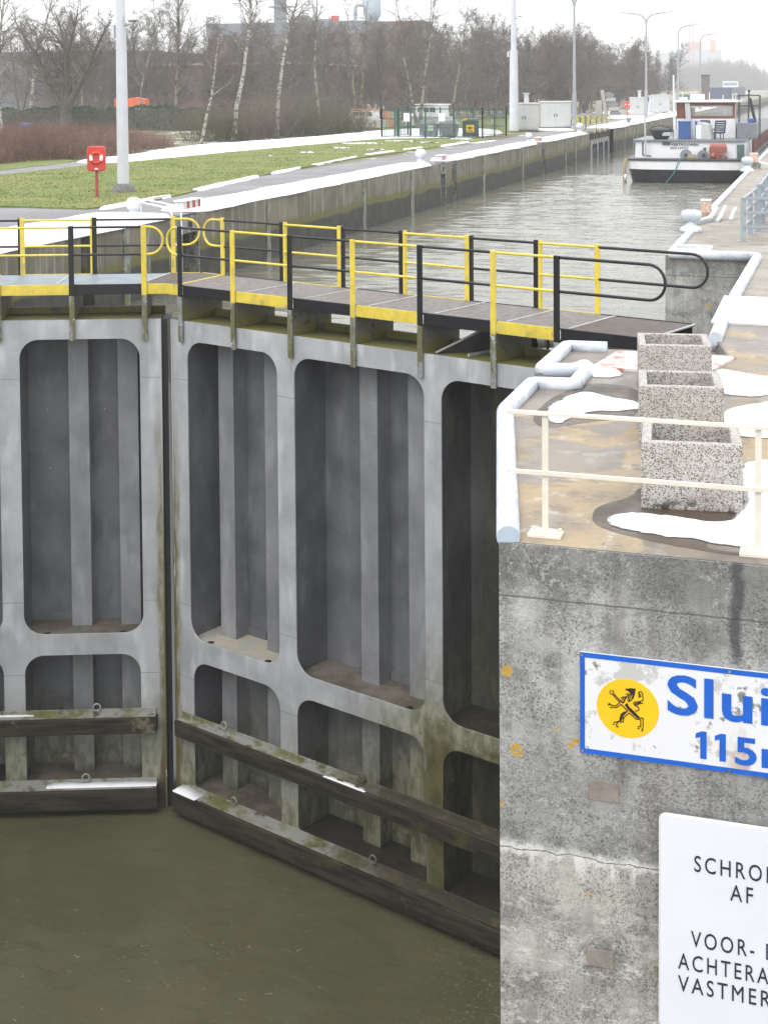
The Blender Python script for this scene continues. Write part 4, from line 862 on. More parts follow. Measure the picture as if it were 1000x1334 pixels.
# ------------------------------------------------------------------ bollards, ladders, quay fittings
def bollard(x, y, label, mat, s=1.0, snowy=True, group=None):
    t = thing('bollard', label, 'bollard', (x, y, -0.04), 0, group)
    b = B(); b.lathe([(0.36 * s, 0), (0.36 * s, 0.06), (0.30 * s, 0.13), (0.19 * s, 0.2), (0.17 * s, 0.36 * s)], seg=20); obj('base', b, mat, t)
    b = B(); b.lathe([(0.17 * s, 0.34 * s), (0.26 * s, 0.42 * s), (0.31 * s, 0.55 * s), (0.28 * s, 0.68 * s), (0.17 * s, 0.76 * s), (0.01, 0.78 * s)], seg=20); obj('head', b, mat, t)
    if snowy:
        b = B(); b.lathe([(0.27 * s, 0.69 * s), (0.22 * s, 0.78 * s), (0.1 * s, 0.83 * s), (0.01, 0.84 * s)], seg=16); obj('snow_cap', b, 'snow', t)
    return t
bollard(-20.75, 39.4, 'snow-topped bollard on the far quay beside the curved ladder handrails', 'lamp', 0.8)
bollard(-20.3, 70.1, 'snow-topped bollard next to the second red and white block on the far quay', 'lamp')
bollard(-20.4, 119.0, 'snow-topped bollard in front of the folded upper gate on the far quay', 'lamp', 1.1)
bollard(-20.4, 98.0, 'snow-topped bollard beside the third ladder on the far quay', 'lamp', 0.9)
bollard(-20.4, 149.5, 'distant bollard on the far quay past the folded upper gate', 'grey_paint', 0.9, False)
b = B(); hb = thing('bollard', 'pale blue heart-shaped bollard on the right quay corner', 'bollard', (-3.62, 38.9, 0))
b.lathe([(0.30, 0), (0.30, 0.08), (0.25, 0.15), (0.14, 0.2), (0.12, 0.3)], seg=22); obj('base', b, 'pipe', hb)
b = B()
b.lathe([(0.11, 0.28), (0.18, 0.36), (0.21, 0.48), (0.17, 0.58), (0.07, 0.61)], (-0.075, 0, 0), 20); b.lathe([(0.11, 0.28), (0.18, 0.36), (0.21, 0.48), (0.17, 0.58), (0.07, 0.61)], (0.085, 0, 0), 20); obj('head', b, 'pipe', hb)
bollard(-3.72, 67.6, 'round grey bollard at the quay edge just ahead of the barge stern', 'pipe', 0.9, False)
def quay_ladder(y, label, sign=True, s=1.0, xw=QL, zt=0.0):
    t = thing('quay_ladder', label, 'ladder', (xw, y, zt))
    b = B()
    for yy in (-0.24, 0.24): b.bar((-0.02, yy, -2.9), (-0.02, yy, 0.0), 0.07, 0.05)
    obj('side_rail', b, 'foot', t)
    b = B()
    for k in range(9): b.bar((-0.05, -0.22, -2.6 + 0.3 * k), (-0.05, 0.22, -2.6 + 0.3 * k), 0.035, 0.035)
    obj('rung', b, 'foot', t)
    b = B(); b.box(-0.58, -0.56, -0.45, 0.45, -3, -0.06); obj('recess_back', b, 'dark_slot', t)  # black sheet: the shade inside the recess is painted on
    if sign:
        b = B(); b.box(-0.30, 0.06, -0.10, 0.10, -0.1, 0.2); b.box(-0.25, 0.04, -0.55, 0.55, -0.02, 0.06); obj('bracket', b, 'foot', t)
    return t
def striped_block(x, y, label, ln=1.0, z=0.12, mat2='white', rz=0):
    t = thing('marker_block', label, 'marker block', (x, y, z), rz)
    n_ = 6
    for k in range(n_):
        e_ = 0.002 * (k % 2); b = B(); b.box(-ln / 2 + ln * k / n_, -ln / 2 + ln * (k + 1) / n_, -0.16 + e_, 0.16 - e_, e_, 0.24 - e_); obj('red_band' if k % 2 else 'white_band', b, 'stripe_red' if k % 2 else mat2, t)
    b = B(); b.box(-ln / 2 - 0.05, ln / 2 + 0.05, -0.2, 0.2, 0.24, 0.285); obj('snow_cap', b, 'snow', t, 0.02)
    return t
def rope_recess(y, w_, label):
    t = thing('mooring_recess', label, 'mooring recess', (QL, y, 0))
    b = B(); b.box(-0.60, -0.58, -w_ / 2, w_ / 2, -3, -0.08); obj('recess_back', b, 'dark_slot', t)  # black sheet that paints the darkness of the recess
    b = B()
    for q in (-1, 1): b.box(-0.57, 0.03, q * w_ / 2 - 0.04, q * w_ / 2 + 0.04, -3, -0.02)
    b.box(-0.5, 0.02, -w_ / 2, w_ / 2, -0.62, -0.08); obj('steel_frame', b, 'foot', t)
    b = B()
    for z in (-0.35, -1.05, -1.5): b.cyl((0.025, 0, z), (0.04, 0, z), 0.14, None, 12)
    obj('hook_hole', b, 'dark_slot', t)
rope_recess(41.1, 1.25, 'steel framed mooring recess below the nearest red and white block')
striped_block(-19.75, 41.2, 'red and white striped block capping the nearest mooring recess', 1.25, 0.16, 'white', R(90))
rope_recess(72.1, 0.95, 'mooring recess below the middle red and white block on the far quay')
striped_block(-19.75, 72.1, 'small red and white block on the far quay edge left of a snowy ladder', 1.0, 0.12, 'white', R(90))
quay_ladder(74.5, 'snowy ladder in a dark recess right of the middle red and white block', False)
quay_ladder(99.5, 'distant ladder in the far quay wall in front of the grey cabinets', False)
striped_block(-19.9, 98.9, 'faded red and white block beside the distant ladder on the far quay', 0.9, 0.1, 'pale_pink', R(90))
quay_ladder(39.87, 'steel ladder in the far quay wall below the curved handrails', False)
t = thing('ladder_handrail', 'pair of curved snowy handrails over the ladder on the far quay', 'handrail')
for yy in (38.95, 39.6):
    b = B(); b.tube([(-20.9, yy + 0.6, -0.05), (-20.9, yy + 0.6, 0.38), (-20.7, yy + 0.6, 0.47), (-20.2, yy + 0.6, 0.40), (-19.7, yy + 0.6, 0.30), (-19.52, yy + 0.6, 0.15), (-19.5, yy + 0.6, -0.6)], 0.03, 8); obj('rail', b, 'white', t)
t = thing('mooring_block', 'faded pink and white block with pale struts on the right quay edge', 'mooring block', (-3.6, 43.6, 0))
b = B(); b.box(-0.2, 0.22, -0.3, 0.3, 0.0, 0.12); obj('footing', b, 'brass', t, 0.02)
b = B(); b.box(-0.16, 0.14, -0.22, 0.22, 0.12, 0.5); obj('block', b, 'pale_pink', t, 0.03)
b = B(); b.box(-0.17, 0.15, -0.23, 0.23, 0.5, 0.53); obj('cap', b, 'white', t, 0.02)
b = B(); b.tube([(0.35, -0.5, 0.3), (0.25, -1.7, 0.12), (-0.1, -2.9, 0.1)], 0.07, 8); b.tube([(0.6, -0.5, 0.35), (0.5, -1.2, 0.1), (0.45, -1.8, 0.02)], 0.06, 8); b.tube([(0.9, -0.4, 0.3), (0.85, -0.8, 0.2), (0.8, -1.2, 0.02)], 0.06, 8); obj('strut', b, 'pipe', t)
t = thing('mooring_block', 'pink marker block behind the round grey bollard near the barge', 'mooring block', (-3.5, 69.3, 0))
b = B(); b.box(-0.3, 0.3, -0.35, 0.35, 0, 0.3); obj('footing', b, 'foot', t); b = B(); b.box(-0.2, 0.2, -0.3, 0.3, 0.3, 0.75); obj('block', b, 'pale_pink', t, 0.03)
b = B(); b.bar((0.25, -0.4, 0.35), (1.3, -0.9, 0.1), 0.09, 0.09); obj('strut', b, 'pipe', t)

# blue-grey guard rails of the right quay
def flat_post(T, x, y, h=1.12, wx=0.13, wy=0.05):
    b = B(); b.box(x - wx / 2, x + wx / 2, y - wy / 2, y + wy / 2, 0.015, h); po = obj('post', b, 'railing_grey', T, 0.006)
    b = B(); b.box(x - 0.17, x + 0.17, y - 0.09, y + 0.09, 0.0, 0.015); obj('base_plate', b, 'railing_grey', po)
t = thing('guard_rail', 'blue-grey pipe guard rail at the right edge turning a corner on the quay', 'railing')
for x, y in ((-2.13, 37.0), (-2.05, 38.8), (-1.97, 40.6), (-1.89, 42.4), (0.2, 37.4), (2.0, 37.7)): flat_post(t, x, y)
b = B()
for z in (0.37, 0.74, 1.1): b.tube([(-1.86, 43.2, z), (-2.13, 37.1, z), (-2.09, 36.93, z), (2.6, 37.7, z)], 0.035, 8)
obj('rail', b, 'railing_grey', t)
t = thing('guard_rail', 'second blue-grey guard rail running along the right quay towards the barge', 'railing')
for k in range(9): flat_post(t, -1.86 + 0.006 * k, 39.6 + 2.2 * k, 1.30)
b = B()
for z in (0.45, 0.88, 1.27): b.tube([(-1.84, 39.5, z), (-1.80, 58, z)], 0.035, 8)
obj('rail', b, 'railing_grey', t)
t = thing('guard_rail', 'inner blue-grey guard rail at the frame edge behind the corner rail', 'railing')
for k in range(6): flat_post(t, -1.0 + 0.01 * k, 39.4 + 2.0 * k, 1.12)
b = B()
for z in (0.37, 0.74, 1.1): b.tube([(-1.0, 39.3, z), (-0.95, 50, z)], 0.035, 8)
obj('rail', b, 'railing_grey', t)

# ------------------------------------------------------------------ lifebuoy stations
def buoy(x, y, rz, label, z=0.0):
    t = thing('lifebuoy_station', label, 'lifebuoy', (x, y, z), rz)
    b = B(); b.box(-0.055, 0.055, 0.06, 0.13, -0.05, 1.1); obj('post', b, 'dark_red', t, 0.006)
    pr = rrect(-0.34, 0.34, 0.97, 1.90, 0.13, 5); b = B(); b.prism_y(pr, -0.06, 0.14); case = obj('case', b, 'red', t, 0.04)
    b = B(); b.ring((0, -0.075, 1.47), 0.19, 0.062, 'y', 24); bu = obj('ring', b, 'red', t)
    for a0 in (150, -30):
        b = B()
        pts = [(0.19 * math.cos(R(a0 + q)), -0.078, 1.47 + 0.19 * math.sin(R(a0 + q))) for q in range(0, 61, 10)]; b.tube(pts, 0.066, 8); obj('white_band', b, 'white', bu)
    b = B(); b.box(-0.06, 0.06, -0.068, -0.061, 1.03, 1.09); obj('label_plate', b, 'white', case)
buoy(-25.95, 46.4, R(24), 'red lifebuoy case on a red post in the lawn beside the tall mast')
buoy(-25.3, 184.0, R(10), 'small distant red lifebuoy case in front of a grey cabinet', 0.1)

# ------------------------------------------------------------------ masts and lamps
def mast(x, y, h, r0, r1, label, cam_z=None, collar=None, foot=True):
    t = thing('light_mast', label, 'mast', (x, y, 0))
    b = B(); b.cyl((0, 0, 0.1), (0, 0, collar or h * 0.33), r0, r0 * 0.86 if collar else r0 * 0.8, 8); b.cyl((0, 0, collar or h * 0.33), (0, 0, h), r1, r1 * 0.45, 12); obj('pole', b, 'lamp', t)
    if foot:
        b = B(); b.lathe([(0.55, -0.08), (0.5, 0.05), (0.3, 0.32), (0.2, 0.34)], seg=14); obj('footing', b, 'stone_base', t)
    if cam_z:
        b = B(); b.tube([(0, 0, cam_z - 0.25), (0.45, -0.1, cam_z - 0.2)], 0.03, 8); arm = obj('camera_arm', b, 'grey_paint', t)
        b = B(); b.box(0.3, 0.75, -0.22, 0.0, cam_z - 0.05, cam_z + 0.2); b.ball((0.5, -0.1, cam_z + 0.02), 0.14); obj('camera_housing', b, 'white', arm, 0.04)
        b = B(); b.box(0.45, 0.75, -0.23, 0.0, cam_z - 0.09, cam_z - 0.05); obj('camera_visor', b, 'dark_steel', arm)
        if collar: b = B(); b.box(-r0 - 0.14, -r0, -0.12, 0.12, collar - 0.6, collar - 0.1); obj('junction_box', b, 'lamp', t)
    return t
m1 = mast(-26.27, 49.05, 17, 0.245, 0.18, 'thick pale grey mast standing in the lawn beside the lifebuoy post', 6.7, 6.6)
m2 = mast(-26.6, 121.4, 24, 0.42, 0.26, 'tall pale grey mast with a camera standing beside the grey cabinets', 10.2, 7.2, False)
M['lamp_far'] = paint('grey_lamp_column', (0.36, 0.375, 0.40), 0.08, 1.5, 0.45, 0.0)
def lamp(x, y, h, arms, label, rz=0.0, reach=3.2):
    t = thing('street_lamp', label, 'street lamp', (x, y, 0), rz)
    b = B(); b.cyl((0, 0, 0), (0, 0, 3.4), 0.24, 0.20, 8); b.cyl((0, 0, 3.4), (0, 0, h - 1.6), 0.15, 0.09, 8); obj('pole', b, 'lamp_far', t)
    for s in arms:
        pts = [(0, 0, h - 1.6)] + [(s * reach * 0.42 * (1 - math.cos(q)), 0, h - 1.6 + 1.25 * math.sin(q)) for q in (0.4, 0.8, 1.2, 1.57)] + [(s * reach * 0.75, 0, h - 0.22)]
        b = B(); b.tube(pts, [0.11, 0.105, 0.10, 0.095, 0.09, 0.085], 8); a = obj('arm', b, 'lamp_far', t)
        b = B(); b.bar((s * reach * 0.72, 0, h - 0.25), (s * reach * 1.02, 0, h - 0.08), 0.22, 0.12); obj('lamp_head', b, 'lamp_far', a, 0.03)
lamp(-22.4, 128.0, 12.9, (-1, 1), 'twin-armed lamp behind the yellow railings, its arms cut by the frame top', R(8))
lamp(-22.74, 183.1, 13.6, (-1, 1), 'twin-armed street lamp beside the third grey cabinet', R(6))
lamp(-21.3, 208.7, 13.0, (1,), 'nearer of the two single-armed street lamps above the barge', R(6), 2.9)
lamp(-20.4, 234.7, 12.6, (1,), 'farther of the two single-armed street lamps above the barge', R(6), 2.9)

# ------------------------------------------------------------------ cabinets, bins, fence
def cabinet(x, y, w_, d_, h, rz, label, vent=True, doors=2):
    t = thing('electric_cabinet', label, 'cabinet', (x, y, -0.02), rz, 'grey electric cabinets on the far quay')
    b = B(); b.box(-w_ / 2 + 0.05, w_ / 2 - 0.05, 0.05, d_ - 0.05, 0, 0.16); obj('plinth', b, 'stone_base', t)
    b = B(); b.box(-w_ / 2, w_ / 2, 0, d_, 0.16, h); obj('body', b, 'cabinet', t, 0.02)
    b = B(); b.box(-w_ / 2 - 0.08, w_ / 2 + 0.08, -0.08, d_ + 0.08, h, h + 0.1); obj('roof', b, 'cabinet_top', t, 0.02)
    for k in range(doors):
        a = -w_ / 2 + 0.05 + k * (w_ - 0.1) / doors; c = a + (w_ - 0.1) / doors - 0.03
        b = B(); b.box(a, c, -0.03, 0.005, 0.28, h - 0.15); dr = obj('door', b, 'cabinet', t, 0.012)
        b = B(); b.box(c - 0.16 if k == 0 else a + 0.06, c - 0.08 if k == 0 else a + 0.14, -0.06, -0.025, h * 0.45, h * 0.45 + 0.28); obj('handle', b, 'dark_steel', dr)
    b = B(); b.box(w_ / 2, w_ / 2 + 0.02, 0.3, d_ - 0.3, 0.3, h - 0.3); obj('side_door', b, 'cabinet', t, 0.01)
    if vent:
        b = B(); b.cyl((0.2, 0.6, h + 0.1), (0.2, 0.6, h + 0.9), 0.22, 0.2, 12); b.cyl((0.2, 0.6, h + 0.9), (0.2, 0.6, h + 1.0), 0.3, 0.3, 12); obj('vent_pipe', b, 'lamp', t)
    return t
cabinet(-26.1, 123.4, 2.6, 2.4, 2.45, R(12), 'grey electric cabinet with a vent pipe standing right behind the camera mast')
cabinet(-24.9, 132.2, 2.9, 3.0, 2.5, R(14), 'larger grey electric cabinet left of the yellow railings', False)
cabinet(-24.4, 187.9, 2.2, 2.2, 2.4, R(8), 'distant grey electric cabinet behind the small red lifebuoy case')
cabinet(-23.6, 206.5, 2.6, 2.4, 2.6, R(8), 'farthest grey electric cabinet, just left of the barge wheelhouse', False)

t = thing('mesh_fence', 'dark green metal mesh fence round the waste containers', 'fence')
FA, FB, FC, FD = (-33.95, 106.2), (-25.95, 107.0), (-25.3, 112.5), (-33.4, 111.6)
def panel(p, q, nb, gate=False, skip=()):
    p = Vector((*p, 0)); q = Vector((*q, 0)); b = B(); nn = max(6, int((q - p).length / 0.16))
    for k in range(nn + 1):
        a = p.lerp(q, k / nn); b.bar((a.x, a.y, 0.08), (a.x, a.y, 2.25), 0.016, 0.016)
    for z in (0.1, 0.8, 1.5, 2.24): b.bar((p.x, p.y, z), (q.x, q.y, z), 0.025, 0.04)
    obj('mesh_panel', b, 'fence_green', t)
    for k in range(nb + 1):
        a = p.lerp(q, k / nb); b = B(); b.box(a.x - 0.055, a.x + 0.055, a.y - 0.055, a.y + 0.055, 0, 2.36); obj('post', b, 'fence_green', t)
panel(FA, (-32.9, 106.3), 1); panel((-32.7, 106.33), FB, 3); panel(FB, FC, 2); panel(FD, FC, 3); panel(FA, FD, 2)
panel((-32.6, 106.4), (-32.2, 108.3), 1)
for x, y, lb in ((-31.9, 106.32, 'left white notice plate on the green mesh fence'), (-29.1, 106.6, 'right white notice plate on the green mesh fence')):
    b = B(); b.box(x - 0.26, x + 0.26, y - 0.09, y - 0.06, 1.30, 1.96); tag(obj('notice_plate', b, 'white', None, 0.01), lb, 'notice plate')
b = B(); b.box(-25.75, -25.7, 109.2, 109.6, 1.05, 1.4); tag(obj('notice_plate', b, 'white'), 'small pale plate on the right end of the green fence', 'notice plate')
def skip_bin(x, y, rz, label):
    t = thing('waste_container', label, 'container', (x, y, 0), rz)
    w_, h, d = 1.45, 1.05, 1.2
    b = B(); prof = [(-w_ / 2 + 0.12, 0.12), (w_ / 2 - 0.12, 0.12), (w_ / 2, h), (-w_ / 2, h)]
    b.prism_y(prof, -d / 2, d / 2); body = obj('body', b, 'bin', t, 0.03)
    b = B()
    for k in (-0.45, -0.15, 0.15, 0.45): b.box(k * w_ - 0.03, k * w_ + 0.03, -d / 2 - 0.04, -d / 2, 0.2, h - 0.05)
    obj('rib', b, 'bin', body)
    b = B(); prof = [(-w_ / 2 - 0.06, h), (w_ / 2 + 0.06, h), (w_ / 2 - 0.1, h + 0.16), (0.2, h + 0.28), (-0.2, h + 0.28), (-w_ / 2 + 0.1, h + 0.16)]
    b.prism_y(prof, -d / 2 - 0.05, d / 2 + 0.05); obj('lid', b, 'bin_lid', t, 0.03)
    b = B()
    for k in (-0.55, -0.2, 0.2, 0.55): b.box(k - 0.1, k + 0.1, -d / 2 - 0.08, d / 2 - 0.3, h + 0.24, h + 0.33)
    obj('lid_rib', b, 'bin_lid', t, 0.02)
    b = B()
    for k in (-0.5, 0.5):
        for q in (-0.45, 0.45): b.cyl((k - 0.05, q, 0.1), (k + 0.05, q, 0.1), 0.1, None, 10)
    obj('wheel', b, 'black', t)
    b = B()
    for k in (-0.5, 0.5): b.prism_y([(k - 0.12, 0.12), (k + 0.14, 0.12), (k + 0.05, 0.5), (k - 0.03, 0.5)], -d / 2 - 0.2, -d / 2); 
    obj('foot_bracket', b, 'bin_lid', t)
    return t, body
t1, b1 = skip_bin(-30.65, 108.4, R(6), 'grey wheeled waste container with a green sticker behind the green fence')
b = B(); b.box(0.0, 0.42, -0.66, -0.645, 0.5, 0.98); obj('sticker', b, paint('pale_green_sticker', (0.45, 0.58, 0.40), 0.1, 5, 0.5, 0), b1)
skip_bin(-29.05, 108.5, R(4), 'plain grey waste container nearer the dark green box')
t = thing('battery_box', 'dark green collection box with a yellow sign behind the fence', 'collection box', (-27.2, 108.2, 0), R(5))
b = B(); b.box(-0.6, 0.6, -0.4, 0.5, 0.05, 1.35); obj('body', b, 'box_green', t, 0.02)
b = B(); b.prism([(-0.65, -0.45), (0.65, -0.45), (0.65, 0.55), (-0.65, 0.55)], 1.35, 1.5); obj('lid', b, 'bin', t, 0.02)
b = B(); b.box(-0.30, 0.34, -0.42, -0.401, 0.42, 1.0); sg = obj('yellow_sign', b, 'sun_yellow', t)
b = B(); b.box(-0.12, 0.14, -0.43, -0.421, 0.68, 0.84); b.box(-0.2, 0.24, -0.43, -0.421, 0.5, 0.56); obj('sign_mark', b, 'emblem_black', sg)
b = B(); b.bar((-0.58, -0.5, 1.4), (-0.2, -0.5, 1.48), 0.02, 0.18); obj('yellow_flap', b, 'sun_yellow', t)

# concrete block stack
t = thing('block_stack', 'leaning stack of grey concrete blocks in front of the bare trees', 'block stack', (-28.6, 190.5, 0), R(5))
b = B(); b.prism_y([(-1.9, 0), (-0.9, 0), (-0.95, 2.1), (-1.75, 2.0)], -0.4, 0.6); obj('upright_slab', b, 'concrete', t, 0.03)
b = B(); b.prism_y([(-0.6, 0), (-0.1, 0), (-0.75, 3.5), (-1.15, 3.4)], -0.5, 0.5); obj('leaning_slab', b, 'concrete', t, 0.03)
for k in range(5):
    z = 0.05 + k * 0.62; q = -0.16 * k
    b = B(); b.box(0.05 + q, 1.6 + q - 0.1 * k, -0.5, 0.7, z, z + 0.46); b.box(0.2 + q, 1.3 + q - 0.1 * k, -0.4, 0.6, z + 0.46, z + 0.60); obj('block', b, 'concrete' if k % 2 else 'grey_paint', t, 0.03)
b = B(); b.prism_y([(1.4, 0), (3.2, 0), (2.6, 0.5), (1.5, 0.8)], -0.5, 0.6); obj('rubble', b, 'concrete', t, 0.05)

# upper gates, folded open in their recesses
copy_tree(GL, (QL - 0.25, 132.6, 0.02), R(90), 'open upper gate leaf folded into the far quay, yellow and black rails end on', 'steel lock gate leaves')
copy_tree(GR, (QR + 0.5, 132.6, 0.02), R(-90), 'open upper gate leaf on the right bank, its rails showing beyond the barge', 'steel lock gate leaves')

# ------------------------------------------------------------------ barge
bt = thing('barge', 'white and black motor barge with a mahogany wheelhouse moored stern-on at the right quay', 'barge', (-8.85, 92, -2.3))
def plan(hw, y0, rnd_, y1):                                   # hull outline with a rounded stern, local coordinates
    pts = []
    for k in range(0, 13):
        a = math.pi * k / 12; c = math.cos(a); sx = (abs(c) ** 0.55) * (1 if c > 0 else -1); pts.append((-hw * sx, y0 + rnd_ * (1 - math.sin(a) ** 0.6)))
    return pts + [(hw, y1), (-hw, y1)]
def loft(name, rings, mat, parent, bevel=0):
    b = B(); n_ = len(rings[0][0]); vs = []; fs = []
    for poly, z in rings: vs += [(x, y, z) for x, y in poly]
    for k in range(len(rings) - 1): fs += [(k * n_ + i, k * n_ + (i + 1) % n_, (k + 1) * n_ + (i + 1) % n_, (k + 1) * n_ + i) for i in range(n_)]
    fs.append(tuple(range((len(rings) - 1) * n_, len(rings) * n_))); b.add(vs, fs); return obj(name, b, mat, parent, bevel)
loft('hull', [(plan(3.6, 0.6, 2.0, 74), -0.6), (plan(3.72, 0.25, 1.9, 75), 0.1), (plan(3.86, 0.0, 1.8, 76), 0.87)], 'hull_black', bt)
loft('bulwark', [(plan(3.90, -0.04, 1.8, 76), 0.86), (plan(3.92, 0.0, 1.8, 76), 1.42)], 'boat_white', bt)
loft('rubbing_strake', [(plan(3.97, -0.07, 1.8, 76), 1.42), (plan(3.97, -0.07, 1.8, 76), 1.54)], 'dark_steel', bt)
loft('deckhouse', [(plan(3.62, 1.6, 0.9, 9), 1.54), (plan(3.60, 1.7, 0.9, 9), 2.62)], 'boat_white', bt)
loft('deckhouse_roof', [(plan(3.68, 1.55, 0.9, 9.1), 2.62), (plan(3.68, 1.55, 0.9, 9.1), 2.72)], 'grey_paint', bt)
L_ = lambda X, Y, Z: (X + 8.85, Y - 92, Z + 2.3)
def bb(x0, x1, y0, y1, z0, z1): b = B(); b.box(x0 + 8.85, x1 + 8.85, y0 - 92, y1 - 92, z0 + 2.3, z1 + 2.3); return b
# wheelhouse
obj('wheelhouse', bb(-10.0, -6.1, 97, 100.5, 0.42, 1.75), 'boat_white', bt, 0.02)
wf = B()
for x0, x1, z0, z1 in ((-10.0, -6.1, 1.75, 1.92), (-10.0, -6.1, 2.62, 2.84), (-10.0, -9.4, 1.92, 2.62), (-6.3, -6.1, 1.92, 2.62)): wf.box(*[v + 8.85 for v in (x0, x1)], 5.0, 5.12, z0 + 2.3, z1 + 2.3)
wf.box(-1.15, -1.07, 5.12, 8.5, 4.05, 5.14); wf.box(2.67, 2.75, 5.12, 8.5, 4.05, 4.22); wf.box(2.67, 2.75, 5.12, 8.5, 4.92, 5.14); wf.box(-1.15, 2.75, 8.42, 8.5, 4.05, 4.25)
fr = obj('window_frame', wf, 'mahogany', bt)
gl = bpy.data.materials.new('wheelhouse_glass'); gl.use_nodes = True; p_ = gl.node_tree.nodes['Principled BSDF']; p_.inputs['Base Color'].default_value = (0.55, 0.58, 0.55, 1); p_.inputs['Roughness'].default_value = 0.03; p_.inputs['Alpha'].default_value = 0.35; M['wh_glass'] = gl
obj('window_pane', bb(-9.4, -6.3, 97.04, 97.05, 1.92, 2.62), gl, fr)
obj('wheelhouse_roof', bb(-10.25, -5.9, 96.7, 100.8, 2.84, 2.96), 'boat_white', bt, 0.03)
b = bb(-9.6, -8.9, 98.2, 98.8, 1.75, 2.45); obj('helm_seat', b, 'hold', bt, 0.08)
b = bb(-7.7, -6.9, 98.0, 99.0, 1.75, 2.15); obj('console', b, 'railing_grey', bt, 0.1)
b = bb(-8.6, -7.7, 99.2, 99.6, 1.95, 2.1); obj('yellow_bag', b, 'sun_yellow', bt, 0.04)
b = B()
for x, h in ((-9.7, 0.5), (-8.7, 0.35), (-7.9, 0.6), (-7.0, 0.4), (-6.35, 0.5)): b.cyl((x + 8.85, 6.0, 5.24), (x + 8.85, 6.0, 5.24 + h), 0.03, None, 6)
b.box(-1.2, 2.6, 5.55, 6.3, 5.255, 5.30); b.box(-0.3, 0.6, 5.6, 6.4, 5.29, 5.7); b.box(-1.0, -0.5, 5.4, 5.9, 5.29, 5.5); obj('roof_gear', b, 'white', bt)
# upright white exhaust and thin mast
b = B(); b.bar((-0.22, 4.6, 2.7), (-0.42, 4.9, 5.1), 0.34, 0.2); obj('exhaust_duct', b, 'cabinet', bt, 0.02)
b = B(); b.cyl((-1.05, 3.0, 2.7), (-1.15, 3.0, 7.0), 0.10, 0.06, 8); obj('stern_mast', b, 'white', bt)
b = B(); b.bar((-2.0, 6.5, 5.9), (0.4, 6.5, 5.95), 0.12, 0.08); obj('mast_yard', b, 'brass', bt)
b = B(); b.cyl((-2.75, 1.2, 1.6), (-2.8, 1.2, 4.3), 0.06, None, 6); b.bar((-2.78, 1.2, 4.2), (-1.9, 1.6, 4.55), 0.12, 0.12); obj('davit', b, 'cabinet', bt)
# dinghy hung across the deckhouse roof
dn = thing('dinghy', 'small black dinghy lying on the barge deckhouse', 'dinghy', (-10.8, 95, 0.42))
b = B(); rings = []
for z, sx, sy in ((0.0, 0.42, 0.8), (0.25, 0.62, 1.0), (0.62, 0.78, 1.15)): rings.append(([(sx * math.cos(2 * math.pi * k / 20), sy * math.sin(2 * math.pi * k / 20)) for k in range(20)], z))
n_ = 20; vs = [(x, y * 0.7, z) for r_, z in rings for x, y in r_]; b.add(vs, [(k * n_ + i, k * n_ + (i + 1) % n_, (k + 1) * n_ + (i + 1) % n_, (k + 1) * n_ + i) for k in range(2) for i in range(n_)] + [tuple(range(n_))], True); obj('hull', b, 'hull_black', dn)
b = B(); b.tube([(0.78 * math.cos(2 * math.pi * k / 24), 0.8 * math.sin(2 * math.pi * k / 24), 0.62) for k in range(24)], 0.07, 8, True); obj('gunwale', b, 'dark_steel', dn)
b = B(); b.box(-0.6, 0.6, -0.1, 0.1, 0.5, 0.56); b.box(0.15, 0.7, -0.72, -0.5, 0.25, 0.5); obj('thwart', b, 'cabinet', dn)
b = B(); b.tube([(-0.78, -0.3, 0.62), (-0.5, -0.75, 0.85), (0, -0.83, 0.95), (0.5, -0.75, 0.85), (0.78, -0.3, 0.62)], 0.04, 6); obj('cover_hoop', b, 'dark_steel', dn)
for x, w_, lb in ((-9.3, 0.78, 'left blue plastic crate on the barge deckhouse'), (-8.35, 0.5, 'right blue plastic crate beside the white box on the barge')):
    t = thing('crate', lb, 'crate', (x, 95.4, 0.42)); b = B(); b.box(-w_ / 2, w_ / 2, -0.3, 0.3, 0, 1.18); obj('body', b, 'blue_plastic', t, 0.05)
    b = B(); b.box(-w_ / 2 - 0.03, w_ / 2 + 0.03, -0.33, 0.33, 1.1, 1.2); obj('lid', b, 'blue_plastic', t, 0.02)
t = thing('deck_locker', 'pale grey deck locker with a white end between blue crate and chair', 'locker', (-7.95, 95.0, 0.42), R(-15))
b = B(); b.prism_y([(-0.5, 0), (0.5, 0), (0.35, 1.0), (-0.42, 1.18)], -0.3, 0.4); obj('body', b, 'cabinet', t, 0.03)
b = B(); b.box(-0.5, -0.12, -0.33, -0.3, 0.05, 0.95); obj('white_panel', b, 'boat_white', t)
